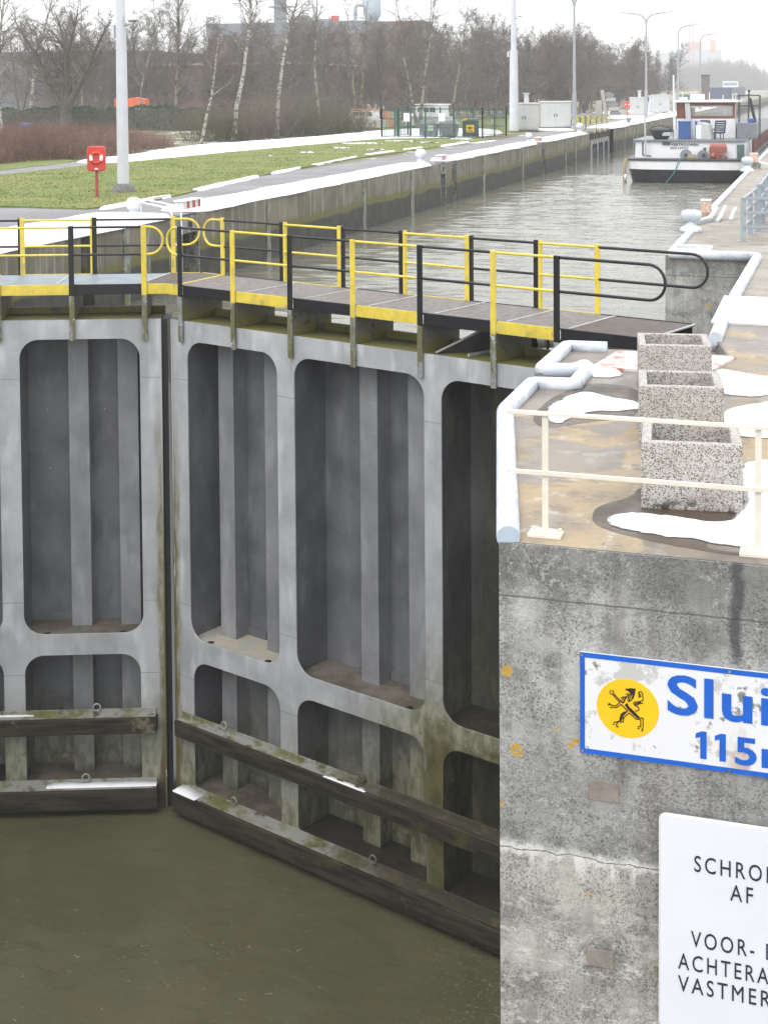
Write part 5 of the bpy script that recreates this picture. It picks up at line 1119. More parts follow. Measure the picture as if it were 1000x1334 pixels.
def chair(x, y, rz, lb):
    t = thing('chair', lb, 'chair', (x, y, 0.42), rz, 'dark blue plastic chairs on the barge')
    b = B(); b.box(-0.28, 0.28, -0.28, 0.28, 0.38, 0.44); obj('seat', b, 'navy_plastic', t, 0.03)
    b = B()
    for k in range(6): b.bar((-0.33 + 0.03 * (k > 4), 0.28 + 0.03 * k, 0.46 + 0.12 * k), (0.33, 0.28 + 0.03 * k, 0.46 + 0.12 * k), 0.03, 0.09)
    b.bar((-0.34, 0.28, 0.4), (-0.34, 0.48, 1.22), 0.07, 0.05); b.bar((0.34, 0.28, 0.4), (0.34, 0.48, 1.22), 0.07, 0.05); b.bar((-0.36, 0.48, 1.2), (0.36, 0.48, 1.2), 0.05, 0.12); obj('backrest', b, 'navy_plastic', t)
    for sx in (-0.26, 0.26):
        for sy in (-0.24, 0.26): b = B(); b.bar((sx, sy, 0), (sx, sy, 0.4), 0.05, 0.05); obj('leg', b, 'navy_plastic', t)
    for sx in (-0.32, 0.32): b = B(); b.bar((sx, -0.28, 0.64), (sx, 0.32, 0.66), 0.06, 0.04); obj('armrest', b, 'navy_plastic', t)
chair(-7.12, 95.3, R(205), 'dark blue slatted chair standing clear at the right of the barge deckhouse')
chair(-7.75, 96.0, R(150), 'dark blue slatted chair half hidden behind the grey deck locker')
t = bt
# stern gear
for x, tilt, r_ in ((-9.0, 0.15, 0.38), (-7.95, 0.55, 0.34)):
    b = B(); b.cyl((x + 8.85, 1.15, 1.74), (x + 8.85 + 0.12 * tilt, 1.0, 1.76), r_, None, 20); b.cyl((x + 8.85, 1.5, 1.95), (x + 8.85, 1.1, 1.95), 0.16, None, 10); d_ = obj('winch_drum', b, 'grey_paint', bt, 0.02)
    b = B(); b.cyl((x + 8.85 + 0.15 * tilt, 1.0, 1.76), (x + 8.85 + 0.2 * tilt, 0.93, 1.77), 0.12, None, 10); obj('drum_hub', b, 'hull_black', d_)
b = B(); b.box(-0.1, 0.5, 0.95, 1.3, 1.54, 1.8); obj('drum_gear', b, 'brass', bt, 0.03)
b = B(); b.box(1.35, 2.45, 0.95, 1.5, 1.95, 2.32); b.cyl((1.4, 1.2, 2.3), (2.4, 1.2, 2.3), 0.2, None, 12); obj('winch_cover', b, 'winch', bt, 0.03)
b = B(); b.box(1.55, 2.1, 0.95, 1.4, 1.54, 1.95); b.cyl((1.5, 0.95, 1.75), (1.75, 0.9, 1.75), 0.2, None, 12); b.bar((2.0, 0.9, 1.9), (2.5, 0.95, 1.6), 0.16, 0.16); b.box(1.35, 1.55, 1.0, 1.3, 1.54, 1.95); obj('winch_base', b, 'winch', bt, 0.02)
b = B(); b.cyl((1.05, 1.2, 1.54), (1.05, 1.2, 2.0), 0.05, None, 8); b.box(0.97, 1.13, 1.1, 1.25, 2.0, 2.25); obj('valve_post', b, 'dark_steel', bt)
b = B(); b.box(3.05, 3.52, 1.70, 1.80, 1.60, 2.45); obj('stern_window', b, 'teal_glass', bt, 0.02)
b = B(); b.box(-3.66, -3.60, 2.5, 3.2, 1.7, 2.45); obj('side_window', b, 'teal_glass', bt, 0.02)
b = B(); b.tube([(-2.95, 1.3, 2.6), (-2.95, 1.3, 1.7)], 0.05, 8); b.bar((-2.95, 1.3, 1.72), (-2.4, 1.2, 1.66), 0.1, 0.08); obj('stern_lamp_post', b, 'dark_steel', bt)
b = B(); b.box(-1.72, -1.2, 1.58, 1.7, 2.42, 2.66); obj('roof_box', b, 'dark_steel', bt)
text('name_lettering', 'VERTROUWEN', 'navy', bt, -1.15, 2.34, 1.66, 0.17, 1.75, 0.01, 1.1, 0.02)
text('number_lettering', '02312975', 'navy', bt, -1.2, 2.12, 1.66, 0.16, 1.15, 0.0, 1.0, 0.02)
b = B(); b.tube([(-0.25, 0.9, 1.6), (-0.45, -0.1, 1.5), (-0.75, -0.15, 0.7), (-1.3, -0.05, 0.0)], 0.035, 6); tag(obj('mooring_rope', b, 'rope'), 'green rope hanging from the barge stern into the water', 'rope').location = (-8.85, 92, -2.3)
b = B(); b.tube([(-3.96, 0.9, 1.5), (-4.1, 0.8, 1.1), (-4.08, 0.8, 0.2), (-4.0, 0.85, -0.15)], 0.11, 8); obj('rope_fender', b, 'brass', bt)
b = B(); b.ball((-4.0, 0.7, 0.3), 0.12, 12, 1.8); obj('ball_fender', b, 'white', bt)
# grey superstructure, gantry and hold along the quay side
obj('engine_casing', bb(-5.95, -4.75, 96.2, 99.0, 0.42, 1.48), 'grey_paint', bt, 0.02)
b = bb(-5.3, -4.9, 97, 98, 1.48, 1.75); obj('blue_cover', b, 'blue_plastic', bt, 0.05)
b = B()
for x in (-5.93, -4.58):
    b.bar(L_(x, 97, 0.3), L_(x, 97, 3.32), 0.06, 0.06, (0, 1, 0)); b.bar(L_(x, 98.6, 0.3), L_(x, 98.6, 3.32), 0.06, 0.06, (0, 1, 0))
for z in (3.3, 2.6): b.bar(L_(-5.93, 97, z), L_(-4.58, 97, z), 0.06, 0.07)
b.bar(L_(-5.93, 98.6, 3.3), L_(-4.58, 98.6, 3.3), 0.06, 0.06)
for x in (-5.93, -4.58): b.bar(L_(x, 97, 3.3), L_(x, 98.6, 3.3), 0.055, 0.055)
obj('gantry_frame', b, 'dark_steel', bt)
b = B(); b.bar(L_(-5.3, 97.2, 0.4), L_(-5.25, 97.2, 3.5), 0.10, 0.10, (0, 1, 0)); b.bar(L_(-5.2, 97.4, 3.1), L_(-4.85, 97.6, 1.5), 0.16, 0.14); b.ball(L_(-5.25, 97.2, 3.6), 0.1); obj('folded_mast', b, 'dark_steel', bt)
b = B(); b.cyl(L_(-6.1, 97.0, 0.4), L_(-6.1, 97.0, 3.3), 0.045, None, 6); b.ball(L_(-6.1, 97.0, 3.35), 0.1); obj('aerial_post', b, 'cabinet', bt)
b = B(); b.cyl(L_(-5.88, 96.9, 0.75), L_(-5.88, 96.9, 1.05), 0.1, 0.09, 10); obj('extinguisher', b, 'red', bt, 0.02)
obj('hold_coaming', bb(-12.3, -5.2, 103, 160, -0.9, 0.1), 'hold', bt)
obj('hatch_cover', bb(-12.4, -5.1, 104, 159, 0.1, 0.35), 'dark_steel', bt, 0.05)

# ------------------------------------------------------------------ moored craft and yard beyond the lawn
def cabin_boat(x, y, rz, s, label, canvas=True):
    t = thing('cabin_boat', label, 'boat', (x, y, 0.05), rz); b = B()
    st = [(-2.6, 0.75, 0.0), (-1.5, 0.95, 0.0), (0.5, 1.0, 0.0), (1.8, 0.75, 0.1), (2.9, 0.06, 0.3)]
    vs = []; 
    for x_, hw, up_ in st: vs += [(x_, -hw, 0.95 + up_), (x_, -hw * 0.65, 0.1), (x_, 0, -0.1 + up_ * 0.4), (x_, hw * 0.65, 0.1), (x_, hw, 0.95 + up_)]
    fs = [(k * 5 + i, k * 5 + i + 1, (k + 1) * 5 + i + 1, (k + 1) * 5 + i) for k in range(4) for i in range(4)] + [(k * 5, (k + 1) * 5, (k + 1) * 5 + 4, k * 5 + 4) for k in range(4)] + [(0, 1, 2, 3, 4)]
    b.add([tuple(c * s for c in v) for v in vs], fs); obj('hull', b, 'boat_white', t)
    b = B(); b.prism_y([(c[0] * s, c[1] * s) for c in ((-1.9, 0.95), (1.2, 0.95), (0.7, 1.95), (-1.9, 1.95))], -0.75 * s, 0.75 * s); cb = obj('cabin', b, 'boat_white', t, 0.04)
    b = B()
    for a, c in ((-1.7, -1.05), (-0.9, -0.3), (-0.15, 0.45)): b.box(a * s, c * s, -0.77 * s, 0.77 * s, 1.35 * s, 1.75 * s)
    obj('cabin_window', b, 'glass', cb)
    b = B(); b.box(-2.1 * s, 0.8 * s, -0.85 * s, 0.85 * s, 1.95 * s, 2.05 * s); obj('cabin_roof', b, 'orange_canvas' if canvas else 'boat_white', t, 0.03)
    b = B(); b.box(-0.6 * s, 0.8 * s, -0.86 * s, 0.86 * s, 1.9 * s, 1.96 * s); obj('roof_edge', b, 'navy_plastic', cb)
    b = B(); b.bar((-2 * s, 0, 0), (1.5 * s, 0, 0), 0.6 * s, 0.35); obj('keel_cradle', b, 'bark', t)
    return t
cabin_boat(-43.4, 129, R(172), 0.92, 'small white cabin boat with an orange roof laid up behind the green fence')
t = thing('tarpaulin', 'orange canvas sheet propped beside the white cabin boat', 'tarpaulin', (-40.4, 128.6, 0)); b = B(); b.prism_y([(-0.5, 1.75), (0.2, 1.75), (0.9, -0.1), (0.4, -0.1)], -0.5, -0.44); obj('sheet', b, 'orange_canvas', t); b = B(); b.bar((0.5, -0.4, -0.1), (-0.3, -0.4, 1.8), 0.06, 0.06); obj('prop', b, 'bark', t)
cabin_boat(-38.2, 134.5, R(150), 1.12, 'larger white cabin boat behind the waste containers', False)
cabin_boat(-25.2, 213, R(100), 1.2, 'white boat stern rising behind the barge wheelhouse', False)
for (x, y, c, lb) in ((-81.8, 152, 'orange', 'orange tarpaulin-covered trailer seen left of the lawn mast'), (-78.8, 151, 'orange', 'longer orange tarpaulin-covered trailer seen right of the lawn mast')):
    t = thing('covered_trailer', lb, 'trailer', (x, y, 0), R(14)); w_ = 0.7 if x < -80 else 2.4
    b = B(); b.prism_y([(-w_ / 2, 1.9), (w_ / 2, 1.9), (w_ / 2 - 0.05, 2.8), (0, 3.05), (-w_ / 2 + 0.05, 2.85)], -1, 1); obj('tarp_cover', b, c, t, 0.05)
    b = B(); b.box(-w_ / 2, w_ / 2, -0.9, 0.9, 0.55, 1.9); obj('trailer_body', b, 'grey_paint', t)
    b = B()
    for q in (-0.8, 0.8): b.cyl((-0.1, q, 0.35), (-0.1, q + 0.2, 0.35), 0.35, None, 12)
    obj('wheel', b, 'black', t)
t = thing('barrel', 'blue barrel lying in front of the evergreen hedge', 'barrel', (-70.0, 112.5, 0.75)); b = B(); b.cyl((-0.5, 0, 0), (0.5, 0.1, 0), 0.27, None, 14); obj('body', b, 'blue_plastic', t)
b = B()
for q in (-0.3, 0.3): b.cyl((q - 0.03, 0, 0), (q + 0.03, 0, 0), 0.29, None, 14)
obj('hoop', b, 'blue_plastic', t); b = B(); b.box(-0.4, 0.4, -0.2, 0.3, -0.8, -0.25); obj('trestle', b, 'bark', t)

# ------------------------------------------------------------------ far craft and buildings
def far_barge(x, y, ln, hull, label, hh=4.0, wh=True):
    t = thing('barge', label, 'barge', (x, y, -2.3))
    loft('hull', [(plan(4.6, 0.3, 2, ln), -0.2), (plan(4.9, 0, 2, ln), hh)], hull, t)
    if wh:
        b = B(); b.box(-4, 4, 2, 12, hh, hh + 2.2); obj('deckhouse', b, 'boat_white', t, 0.1); b = B(); b.box(-3, 3, 3.5, 8, hh + 2.2, hh + 4.8); wh_ = obj('wheelhouse', b, 'boat_white', t, 0.1)
        b = B(); b.box(-2.7, 2.7, 3.45, 3.5, hh + 3.1, hh + 4.3); b.box(-3.5, 3.5, 1.95, 2.0, hh + 0.9, hh + 1.6); obj('window_band', b, 'far_blue', wh_)
        b = B(); b.cyl((0, 5, hh + 4.8), (0, 5, hh + 7), 0.12, None, 6); b.bar((-2, 5, hh + 6), (2, 5, hh + 6), 0.15, 0.15); obj('mast', b, 'grey_paint', t)
    return t
far_barge(-33, 430, 70, 'navy_hull', 'dark blue barge lying far along the left bank', 5.6, False)
far_barge(-39.5, 590, 60, 'boat_white', 'distant white vessel beyond the dark blue barge', 3.0)
t = thing('dolphin', 'square brown mooring dolphin rising behind the barge wheelhouse', 'dolphin', (-25.05, 300, -0.1)); b = B(); b.box(-0.85, 0.85, -0.8, 0.8, 0, 6.1); obj('pillar', b, 'pier_dark', t, 0.05)
b = B(); b.box(-0.95, 0.95, -0.9, 0.9, 6.1, 6.3); obj('cap', b, 'dark_steel', t)
t = thing('container', 'green container on the quay behind the barge wheelhouse', 'container', (-29.2, 300, -0.05)); b = B(); b.box(-1.6, 1.6, -1, 1, 0, 2.2); obj('body', b, 'lime', t, 0.03); b = B()
for k in range(9): b.box(-1.5 + k * 0.37, -1.4 + k * 0.37, -1.05, -1, 0.1, 2.1)
obj('rib', b, 'box_green', t)
def hall(name, label, cat, x0, x1, y0, y1, h, wall, roof, rz=0, win=None, roofh=0.6):
    t = thing(name, label, cat, ((x0 + x1) / 2, y0, -0.05), rz); w_ = (x1 - x0) / 2
    b = B(); b.box(-w_, w_, 0, y1 - y0, 0, h); wl = obj('wall', b, wall, t)
    b = B(); b.box(-w_ - 0.3, w_ + 0.3, -0.3, y1 - y0 + 0.3, h, h + roofh); obj('roof', b, roof, t)
    if win:
        nx, z0, z1, ww = win
        for k in range(nx):
            b = B(); xx = -w_ + (k + 0.5) * 2 * w_ / nx; b.box(xx - ww, xx + ww, -0.08, 0.02, z0, z1); obj('window', b, 'glass', wl)
    return t
hall('factory_hall', 'long factory hall with a blue-grey upper band behind the bare trees', 'factory', -152, -109.6, 330, 380, 17.6, 'brown_wall', 'roof_blue', 0, (9, 8, 10, 1.4), 3.0)
hall('factory_hall', 'brown brick end block of the factory beneath the pale blue filter tower', 'factory', -109.4, -95, 330, 338, 19.6, 'brown_wall', 'brown_wall', 0, (5, 6, 9, 1.2), 0.7)
hall('warehouse', 'low grey warehouse wall behind the evergreen hedge at the far left', 'warehouse', -150, -101, 192, 230, 9.2, 'hall_grey', 'brown_wall', R(4), None, 0.8)
hall('warehouse', 'red brick shed behind the trees right of the lawn mast', 'warehouse', -99.5, -74, 195, 230, 7.6, 'brick', 'cabinet_top', R(4), (6, 3.0, 4.6, 1.0), 0.35)
hall('warehouse', 'low reddish shed half hidden behind the scrub at the middle of the tree belt', 'warehouse', -73, -52, 230, 250, 5.5, 'brick', 'cabinet_top', 0, (5, 2, 3.2, 1), 0.3)
t = thing('filter_tower', 'pale blue filter tower with a curved duct on the factory roof', 'tower', (-111.0, 340, 20)); b = B(); b.lathe([(1.0, 0), (2.3, 2.5), (2.3, 8.5), (0.6, 9.3)], seg=12); obj('hopper', b, 'steel_blue', t)
b = B(); b.tube([(-4.6, 0, 0), (-4.6, 0, 4.2), (-4.3, 0, 4.9), (-3.6, 0, 5.1), (-2.2, 0, 5.1)], 0.5, 8); obj('duct', b, 'steel_blue', t)
t = thing('chimney_tower', 'grey latticed tower with platforms behind the birches', 'tower', (-138, 345, 0)); b = B(); b.box(-1.3, 1.3, -1.3, 1.3, 0, 31); obj('shaft', b, 'grey_paint', t); b = B()
for z in (25.2, 27.8): b.box(-2.8, 3.6, -1.8, 1.8, z, z + 0.3)
obj('platform', b, 'grey_paint', t)
t = thing('tank_dome', 'grey domed tank on the factory roof line', 'tank', (-131.2, 345, 18.5)); b = B(); b.lathe([(2.2, 0), (2.2, 2.6), (1.7, 3.9), (0.8, 4.5), (0.05, 4.6)], seg=16); obj('shell', b, 'grey_paint', t); b = B(); b.tube([(-5, 0, 1.5), (-2.5, 0, 3.6), (0, 0, 4.4)], 0.4, 8); obj('pipe', b, 'grey_paint', t)
t = thing('vent_box', 'small red vent box on the factory roof', 'vent', (-119.2, 335, 20.5)); b = B(); b.box(-0.8, 0.8, -0.8, 0.8, 0, 1.7); obj('body', b, 'red', t, 0.05); b = B(); b.box(-5, -1.2, -0.5, 0.5, 0, 0.9); obj('duct', b, 'grey_paint', t)
t = thing('far_factory', 'pale hazy factory block with a red upper part far beyond the lamps', 'factory', (-125, 1250, -1.6)); t.scale = (1.39,) * 3; b = B(); b.box(-15.5, 1, 0, 30, 0, 24.5); obj('wall', b, 'far_white', t); b = B(); b.box(-4, 22, 8, 40, 0, 26.5); obj('tall_wall', b, 'far_white', t)
b = B(); b.box(2, 12, 7.9, 9, 26.5, 31.5); b.box(17, 20.5, 7.9, 9, 24, 32.5); obj('red_cladding', b, 'far_red', t); b = B(); b.box(-8, 3, -0.3, 0, 20, 22); b.box(-15.7, -13.8, -0.4, 4, 0, 26); obj('blue_band', b, 'far_blue', t)
t = thing('lattice_mast', 'thin lattice mast in the haze between the single-armed lamps', 'mast', (-107, 1150, -1.4)); t.scale = (1.35,) * 3; b = B()
for sx, sy in ((-1, -1), (1, -1), (1, 1), (-1, 1)): b.bar((sx * 1.6, sy * 1.6, 0), (sx * 1.2, sy * 1.2, 42), 0.3, 0.3, (0, 1, 0))
for k in range(20):
    z = k * 2.1; b.bar((-1.5, -1.5, z), (1.4, -1.4, z + 2.1), 0.18, 0.18); b.bar((1.5, 1.5, z), (-1.4, 1.4, z + 2.1), 0.18, 0.18)
obj('lattice', b, 'far_red', t)
b = B(); b.cyl((0, 0, 42), (0, 0, 49), 0.2, 0.1, 6); obj('tip', b, 'grey_paint', t)

# ------------------------------------------------------------------ vegetation
def branch(b, p, d, ln, r, rnd, seg, bend, sides=3, up=0.0):
    pts = [p]; q = p.copy(); dd = d.normalized()
    for k in range(seg):
        dd = (dd + Vector((rnd.gauss(0, bend), rnd.gauss(0, bend), rnd.gauss(0, bend) + up))).normalized(); q = q + dd * (ln / seg); pts.append(q.copy())
    b.tube(pts, [r * (1 - 0.82 * k / seg) for k in range(seg + 1)], sides, False, False); return pts
def tree_mesh(seed, h, r, lean=(0, 0), nb=26, first=0.28, blen=0.26, n2=7, n3=5, droop=0.0, stems=1, up=0.35, wob=0.05, tw=1.0, spread=0.22, bole=0.0):
    rnd = random.Random(seed); tb = B(); cb = B()
    if bole: tb.tube([Vector((0, 0, -0.2)), Vector((0, 0, 0.4)), Vector((0.05, 0, bole * 0.7)), Vector((0.0, 0, bole + 0.5))], [r * 1.45, r * 1.1, r, r * 0.95], 10, False, False)
    for s_ in range(stems):
        sp = (s_ - (stems - 1) / 2) * spread
        d0 = Vector((lean[0] + sp + rnd.uniform(-.04, .04), lean[1] + rnd.uniform(-.1, .1) * (stems > 1), 1)).normalized()
        pts = [Vector((sp * (0.6 if not bole else 0.15), 0, -0.15 + bole))]; q = pts[0].copy(); dd = d0; N_ = 12
        for k in range(N_):
            dd = (dd + Vector((rnd.gauss(0, wob), rnd.gauss(0, wob), 0.05))).normalized(); q = q + dd * (h / N_); pts.append(q.copy())
        rad = [r * (1.25 if k == 0 else 1) * (1 - 0.93 * k / N_) for k in range(N_ + 1)]; tb.tube(pts, [q_ * 0.8 for q_ in rad], 7, False, False)
        for i in range(nb):
            f = first + (1 - first) * (i + rnd.random()) / nb * 0.98; k = min(N_ - 1, int(f * N_)); u = f * N_ - k; p = pts[k].lerp(pts[k + 1], u)
            a = rnd.uniform(0, 2 * math.pi); el = rnd.uniform(0.25, 0.9) + up * f; d = Vector((math.cos(a) * math.cos(el), math.sin(a) * math.cos(el), math.sin(el)))
            ln = h * blen * (1.15 - f * 0.75) * rnd.uniform(0.6, 1.2); r1 = max(0.018, r * 0.34 * (1 - f * 0.75)); (tb if r1 > 0.05 else cb)
            bp = branch(tb if i % 3 == 0 and f < 0.75 else cb, p, d, ln, r1, rnd, 5, 0.16, 4, 0.05)
            for j in range(n2):
                t_ = rnd.uniform(0.25, 1.0); kk = min(4, int(t_ * 5)); p2 = bp[kk].lerp(bp[kk + 1], t_ * 5 - kk)
                d2 = ((bp[kk + 1] - bp[kk]).normalized() + Vector((rnd.gauss(0, .6), rnd.gauss(0, .6), rnd.gauss(0.1, .45)))).normalized()
                l2 = ln * rnd.uniform(0.25, 0.5); b2 = branch(cb, p2, d2, l2, max(0.011, r1 * 0.4) * tw, rnd, 3, 0.16, 3, -droop * 0.3)
                for m in range(n3):
                    t3 = rnd.uniform(0.2, 1); k3 = min(2, int(t3 * 3)); p3 = b2[k3].lerp(b2[k3 + 1], t3 * 3 - k3)
                    d3 = ((b2[k3 + 1] - b2[k3]).normalized() + Vector((rnd.gauss(0, .6), rnd.gauss(0, .6), rnd.gauss(0, .5) - droop))).normalized()
                    branch(cb, p3, d3, l2 * rnd.uniform(0.35, 0.75), 0.0085 * tw, rnd, 2, 0.15, 3, -droop * 0.4)
    return tb, cb
def tree(name, label, x, y, mesh, tmat, cmat, group=None, rz=0.0, sc_=1.0):
    T = thing(name, label, 'tree', (x, y, -0.05), rz, group); T.scale = (sc_,) * 3
    obj('trunk', mesh[0], tmat, T, recalc=False); obj('crown', mesh[1], cmat, T, recalc=False); return T
GB = 'white-barked birches along the lawn'
trees = [  # base pixel, height, trunk radius, lean, label, options
    ((2, 177), 18, 0.26, (0.03, 0), 'thick white-barked birch at the left edge of the photo', dict(nb=34), 'birch'),
    ((38, 168), 17, 0.27, (0.06, 0), 'birch with a bright spotted trunk left of the dark spreading tree', dict(nb=32), 'birch'),
    ((106, 160), 17, 0.18, (0.05, 0), 'slender birch just right of the dark spreading tree', dict(nb=28), 'birch_dull'),
    ((123, 158), 13, 0.17, (0.13, 0), 'thin birch leaning right, left of the lawn mast', dict(nb=22), 'birch_dull'),
    ((184, 163), 15, 0.19, (0.02, 0), 'crooked yellowish birch just right of the lawn mast', dict(nb=28, wob=0.09), 'birch_dull'),
    ((228, 168), 15, 0.26, (0.05, 0), 'many-branched tree with an upswept broom crown above a white trunk foot', dict(nb=46, first=0.22, up=0.8, blen=0.42, n2=9), 'birch_dull'),
    ((262, 186), 9, 0.17, (0.10, 0), 'short leaning birch at the end of the brown shrub bed', dict(nb=18, first=0.4), 'birch'),
    ((304, 183), 17, 0.24, (0.09, 0), 'tall white birch with broken side limbs standing by the snow strip', dict(nb=26, first=0.4), 'birch'),
    ((360, 179), 17, 0.23, (0.07, 0), 'birch with a forked upper trunk near the middle of the scrub', dict(nb=26, first=0.45), 'birch'),
    ((414, 176), 14, 0.20, (0.14, 0), 'yellow-stained birch leaning right out of the scrub', dict(nb=22, first=0.42), 'birch_dull'),
    ((466, 168), 13, 0.17, (0.03, 0), 'twin-stemmed birch rising behind the white cabin boat', dict(nb=18, stems=2), 'birch_dull'),
    ((545, 167), 14, 0.20, (0.0, 0), 'broad multi-stemmed birch behind the waste containers', dict(nb=20, stems=3, first=0.25), 'birch_dull'),
    ((585, 164), 12.5, 0.19, (0.22, 0), 'birch with pale limbs slanting right above the dark green box', dict(nb=22, first=0.3, blen=0.34), 'birch_dull'),
]
for i, (px, h, r, lean, lb, kw, bm_) in enumerate(trees):
    x, y = g(*px); o_ = dict(droop=0.25, blen=0.24, n2=8, n3=6); o_.update(kw); tree('birch_tree', lb, x, y, tree_mesh(100 + i, h, r, lean, **o_), bm_, 'twig', GB)
x, y = g(86, 171)
big = tree_mesh(7, 10.0, 0.52, (0.05, 0), nb=22, first=0.16, blen=0.36, n2=10, n3=7, up=0.3, wob=0.09, stems=4, spread=0.55, bole=2.6); tree('spreading_tree', 'dark spreading tree with a short thick forked trunk behind the brown shrub bed', x, y, big, 'bark', 'twig')
# dense belt: six shapes copied
protos = []
for k in range(6):
    h = (13, 12, 14, 11.5, 13, 12)[k]
    m_ = tree_mesh(200 + k, h, 0.19, (0.0, 0), nb=36, first=0.12, blen=0.30, n2=10, n3=7, droop=0.05 + 0.1 * (k % 2), stems=1 + (k % 3 == 1), up=0.4, tw=1.65, wob=0.08)
    protos.append(m_)
rnd = random.Random(11); spots = []
def inbelt(n_, xa, xb, ya, yb, s0, s1, ref):
    for _ in range(n_): spots.append((rnd.uniform(xa, xb), rnd.uniform(ya, yb), rnd.uniform(s0, s1), ref))
inbelt(18, -118, -78, 150, 190, 0.8, 1.1, 0); inbelt(28, -92, -58, 150, 200, 0.78, 1.02, 1); inbelt(36, -62, -37, 150, 215, 0.78, 1.02, 1); inbelt(44, -54, -31, 200, 270, 0.75, 1.05, 2)
inbelt(30, -100, -52, 215, 300, 1.0, 1.35, 0); inbelt(24, -60, -33, 270, 340, 0.75, 1.0, 2)
first = {}
lbs = {0: ('bare trees in the belt before the factory', 'bare brown tree in the dense belt between the lawn and the factory'), 1: ('bare trees behind the fence and boats', 'bare brown tree in the thicket behind the boats and green fence'), 2: ('bare trees behind the grey cabinets', 'bare greyish tree in the belt behind the cabinets and far lamps')}
for i, (x, y, s_, ref) in enumerate(spots):
    k = i % 6
    if k not in first:
        first[k] = tree('bare_tree', lbs[ref][1], x, y, protos[k], 'birch_dull' if k % 2 else 'bark', ('twig', 'twig_red', 'twig_far')[k % 3], lbs[ref][0], rnd.uniform(0, 6), s_)
    else:
        copy_tree(first[k], (x, y, -0.05), rnd.uniform(0, 6), lbs[ref][1], lbs[ref][0], s_)
# scrub under the birches
def scrub_mesh(seed, n_, rx, ry, h, spread=0.45):
    rnd = random.Random(seed); b = B()
    for _ in range(n_):
        a = rnd.uniform(0, 6.28); q = math.sqrt(rnd.random()); p = Vector((rx * q * math.cos(a), ry * q * math.sin(a), -0.1)); d = Vector((rnd.gauss(0, spread), rnd.gauss(0, spread), 1))
        hh = h * rnd.uniform(0.55, 1.05) * (1 - 0.35 * q * q); pts = branch(b, p, d, hh, 0.018, rnd, 4, 0.14, 3, 0.04)
        for _k in range(6):
            t_ = rnd.uniform(0.3, 1); kk = min(3, int(t_ * 4)); p2 = pts[kk].lerp(pts[kk + 1], t_ * 4 - kk); branch(b, p2, Vector((rnd.gauss(0, .6), rnd.gauss(0, .6), rnd.uniform(0.2, 1))), hh * rnd.uniform(0.15, 0.35), 0.011, rnd, 2, 0.15, 3)
    return b
sm = [scrub_mesh(1, 260, 2.2, 2.2, 4.4), scrub_mesh(2, 220, 2.4, 2.0, 3.4), scrub_mesh(3, 240, 2.0, 2.0, 2.6)]
sp0 = {}
for i, (px, py, k, mt, lb) in enumerate([(283, 183, 1, 'green_twig', 'greenish scrub bush beside the short leaning birch'), (330, 180, 0, 'twig_red', 'reddish scrub bush between the two tall birches'), (318, 178, 2, 'green_twig', 'low greenish bush behind the tall white birch'), (385, 177, 0, 'green_twig', 'tall greenish scrub right of the forked birch'), (345, 176, 1, 'twig_red', 'reddish thicket behind the forked birch'), (432, 174, 0, 'green_twig', 'greenish scrub left of the white cabin boat'), (405, 172, 1, 'twig_red', 'reddish thicket behind the leaning yellow birch'), (375, 170, 0, 'twig_red', 'tall reddish thicket in the middle of the scrub'), (300, 172, 1, 'twig_red', 'reddish thicket at the left end of the scrub'), (455, 171, 2, 'twig_red', 'low reddish bush in front of the white cabin boat'), (430, 165, 0, 'twig', 'brown thicket behind the boat bow'), (345, 168, 0, 'twig', 'brown thicket behind the scrub row'), (400, 163, 0, 'twig', 'brown thicket far behind the yellow birch')]):
    x, y = g(px, py); o = obj('scrub_bush', sm[k], mt, None, recalc=False); o.location = (x, y, -0.05); o.rotation_euler = (0, 0, i * 1.3); o.scale = (1.25, 1.25, 1.0); tag(o, lb, 'bush', 'scrub bushes beyond the snow strip')
# brown shrub bed and hedge
rnd = random.Random(3); b = B(); c0 = [g(-60, 232), g(0, 214), g(60, 209.5), g(120, 206.5), g(180, 200), g(238, 189)]
for _ in range(6500):
    k = rnd.randrange(5); u = rnd.random(); p = Vector(c0[k]).lerp(Vector(c0[k + 1]), u); d = Vector(c0[k + 1]) - Vector(c0[k]); d.normalize(); n_ = Vector((-d.y, d.x)); q = rnd.random(); w_ = 9.0 if k < 4 else 6.5 * (1 - 0.5 * u)
    p = p + n_ * (q * w_ + 0.2); edge = min(1.0, 0.55 + 2.2 * min(q, 1 - q)) * (1.0 if k < 4 else 1 - 0.55 * u) * (0.9 if k == 0 else 1)
    pts = branch(b, Vector((p.x, p.y, -0.05)), Vector((rnd.gauss(0, .3), rnd.gauss(0, .3), 1)), 2.3 * edge * rnd.uniform(0.75, 1.08), 0.012, rnd, 3, 0.12, 3)
    for _k in range(3): branch(b, pts[rnd.choice((1, 2))], Vector((rnd.gauss(0, .6), rnd.gauss(0, .6), rnd.uniform(.5, 1))), rnd.uniform(0.35, 0.75) * edge, 0.009, rnd, 2, 0.15, 3)
tag(obj('shrub_bed', b, 'bush', None, recalc=False), 'wide bed of leafless reddish-brown shrubs behind the lawn at the left', 'shrubs')
rnd = random.Random(4); ha, hb_ = Vector((-92, 119.5)), Vector((-53, 124.5)); d = (hb_ - ha).normalized(); n_ = Vector((-d.y, d.x)); b = B(); L__ = (hb_ - ha).length
T = thing('evergreen_hedge', 'long clipped evergreen hedge in front of the grey warehouse', 'hedge')
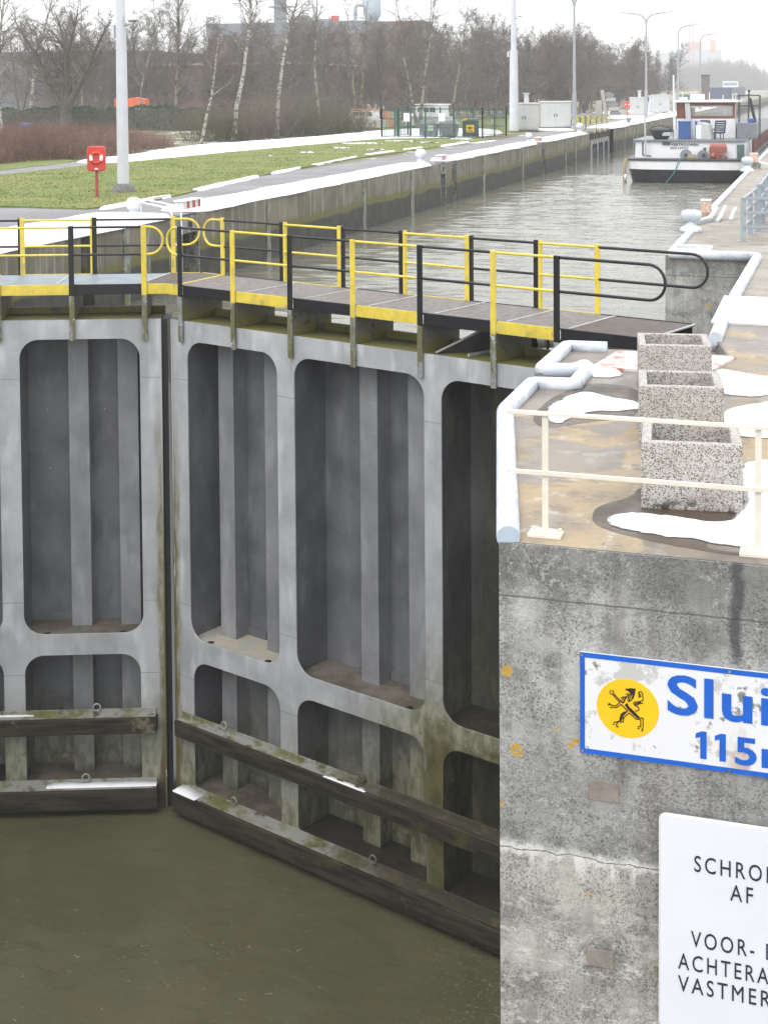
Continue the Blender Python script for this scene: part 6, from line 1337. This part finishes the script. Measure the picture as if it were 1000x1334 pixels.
for _ in range(15000):
    u = rnd.uniform(0, L__); w_ = rnd.uniform(0, 1.4); top = 2.25 + 0.2 * math.sin(u * 0.7) + 0.12 * math.sin(u * 2.3)
    if rnd.random() < 0.62: w_ = abs(rnd.gauss(0, 0.12)); z = rnd.uniform(0, top)
    else: z = top - abs(rnd.gauss(0, 0.15))
    p = ha + d * u + n_ * w_; s_ = rnd.uniform(0.05, 0.11); e1 = Vector((rnd.gauss(0, 1), rnd.gauss(0, 1), rnd.gauss(0, 1))).normalized() * s_; e2 = e1.orthogonal().normalized() * s_ * 0.7; c_ = Vector((p.x, p.y, z))
    b.add([c_ - e1, c_ + e2, c_ + e1, c_ - e2], [(0, 1, 2, 3)])
obj('leaves', b, 'hedge', T, recalc=False)
b = B(); q0 = ha + n_ * 0.3; q1 = hb_ + n_ * 0.3; b.bar((q0.x, q0.y, 1.0), (q1.x, q1.y, 1.0), 0.5, 2.0); obj('inner_stems', b, 'bark', T)
# far woods in the haze: one mass along each bank
def wood(name, label, line, n_, h, seed, wdt=14):
    rnd = random.Random(seed); b = B()
    for _ in range(n_):
        k = rnd.randrange(len(line) - 1); u = rnd.random(); p = Vector(line[k][:2]).lerp(Vector(line[k + 1][:2]), u); hh = (line[k][2] * (1 - u) + line[k + 1][2] * u) * rnd.uniform(0.8, 1.06); p += Vector((rnd.uniform(-wdt, wdt), rnd.uniform(-wdt, wdt)))
        base = Vector((p.x, p.y, 0)); branch(b, base, Vector((rnd.gauss(0, .03), rnd.gauss(0, .03), 1)), hh, 0.2, rnd, 4, 0.05, 3)
        for _k in range(26):
            z = hh * rnd.uniform(0.12, 0.98); a = rnd.uniform(0, 6.28); rr = hh * 0.30 * (1.15 - z / hh)
            branch(b, base + Vector((0, 0, z * 0.9)), Vector((math.cos(a), math.sin(a), rnd.uniform(0.2, 1.1))), rr * rnd.uniform(.6, 1.2), 0.16, rnd, 2, 0.3, 3)
            branch(b, base + Vector((math.cos(a) * rr * .5, math.sin(a) * rr * .5, z)), Vector((rnd.gauss(0, 1), rnd.gauss(0, 1), rnd.uniform(0.1, 1))), rr * rnd.uniform(.4, .8), 0.10, rnd, 2, 0.3, 3)
    o = obj(name, b, 'twig_far', None, recalc=False); o['label'] = label; o['category'] = 'wood'; o['kind'] = 'stuff'; return o
wood('far_wood', 'hazy far wood along the left bank behind the distant barges', [(-46, 330, 8), (-68, 460, 9), (-110, 800, 13), (-130, 1050, 15), (-106, 1060, 20), (-82, 1070, 25), (-62, 1080, 24), (-53, 1110, 15), (-45, 1350, 13)], 1000, 12, 21, 9)
wood('far_wood', 'hazy wood beyond the far factory at the end of the canal', [(-260, 1150, 22), (-150, 1350, 18), (-40, 1640, 16), (60, 1650, 17), (180, 1600, 17)], 220, 12, 22, 14)
wood('far_wood', 'bare wood rising behind the warehouses at the far left', [(-190, 250, 14), (-150, 262, 14), (-100, 275, 12), (-60, 330, 10)], 110, 13, 23, 12)

# ------------------------------------------------------------------ haze
b = B(); b.box(-890, 700, -52, 1695, -12.8, 72); hz = obj('haze', b, bpy.data.materials.new('haze_air')); hm = hz.data.materials[0]; hm.use_nodes = True; hn = hm.node_tree; hn.nodes.clear()
pv = hn.nodes.new('ShaderNodeVolumePrincipled'); pv.inputs['Color'].default_value = (0.97, 0.98, 1.0, 1); pv.inputs['Density'].default_value = 0.0006; pv.inputs['Anisotropy'].default_value = 0.0
ho = hn.nodes.new('ShaderNodeOutputMaterial'); hn.links.new(pv.outputs[0], ho.inputs['Volume']); kind(hz, 'stuff')
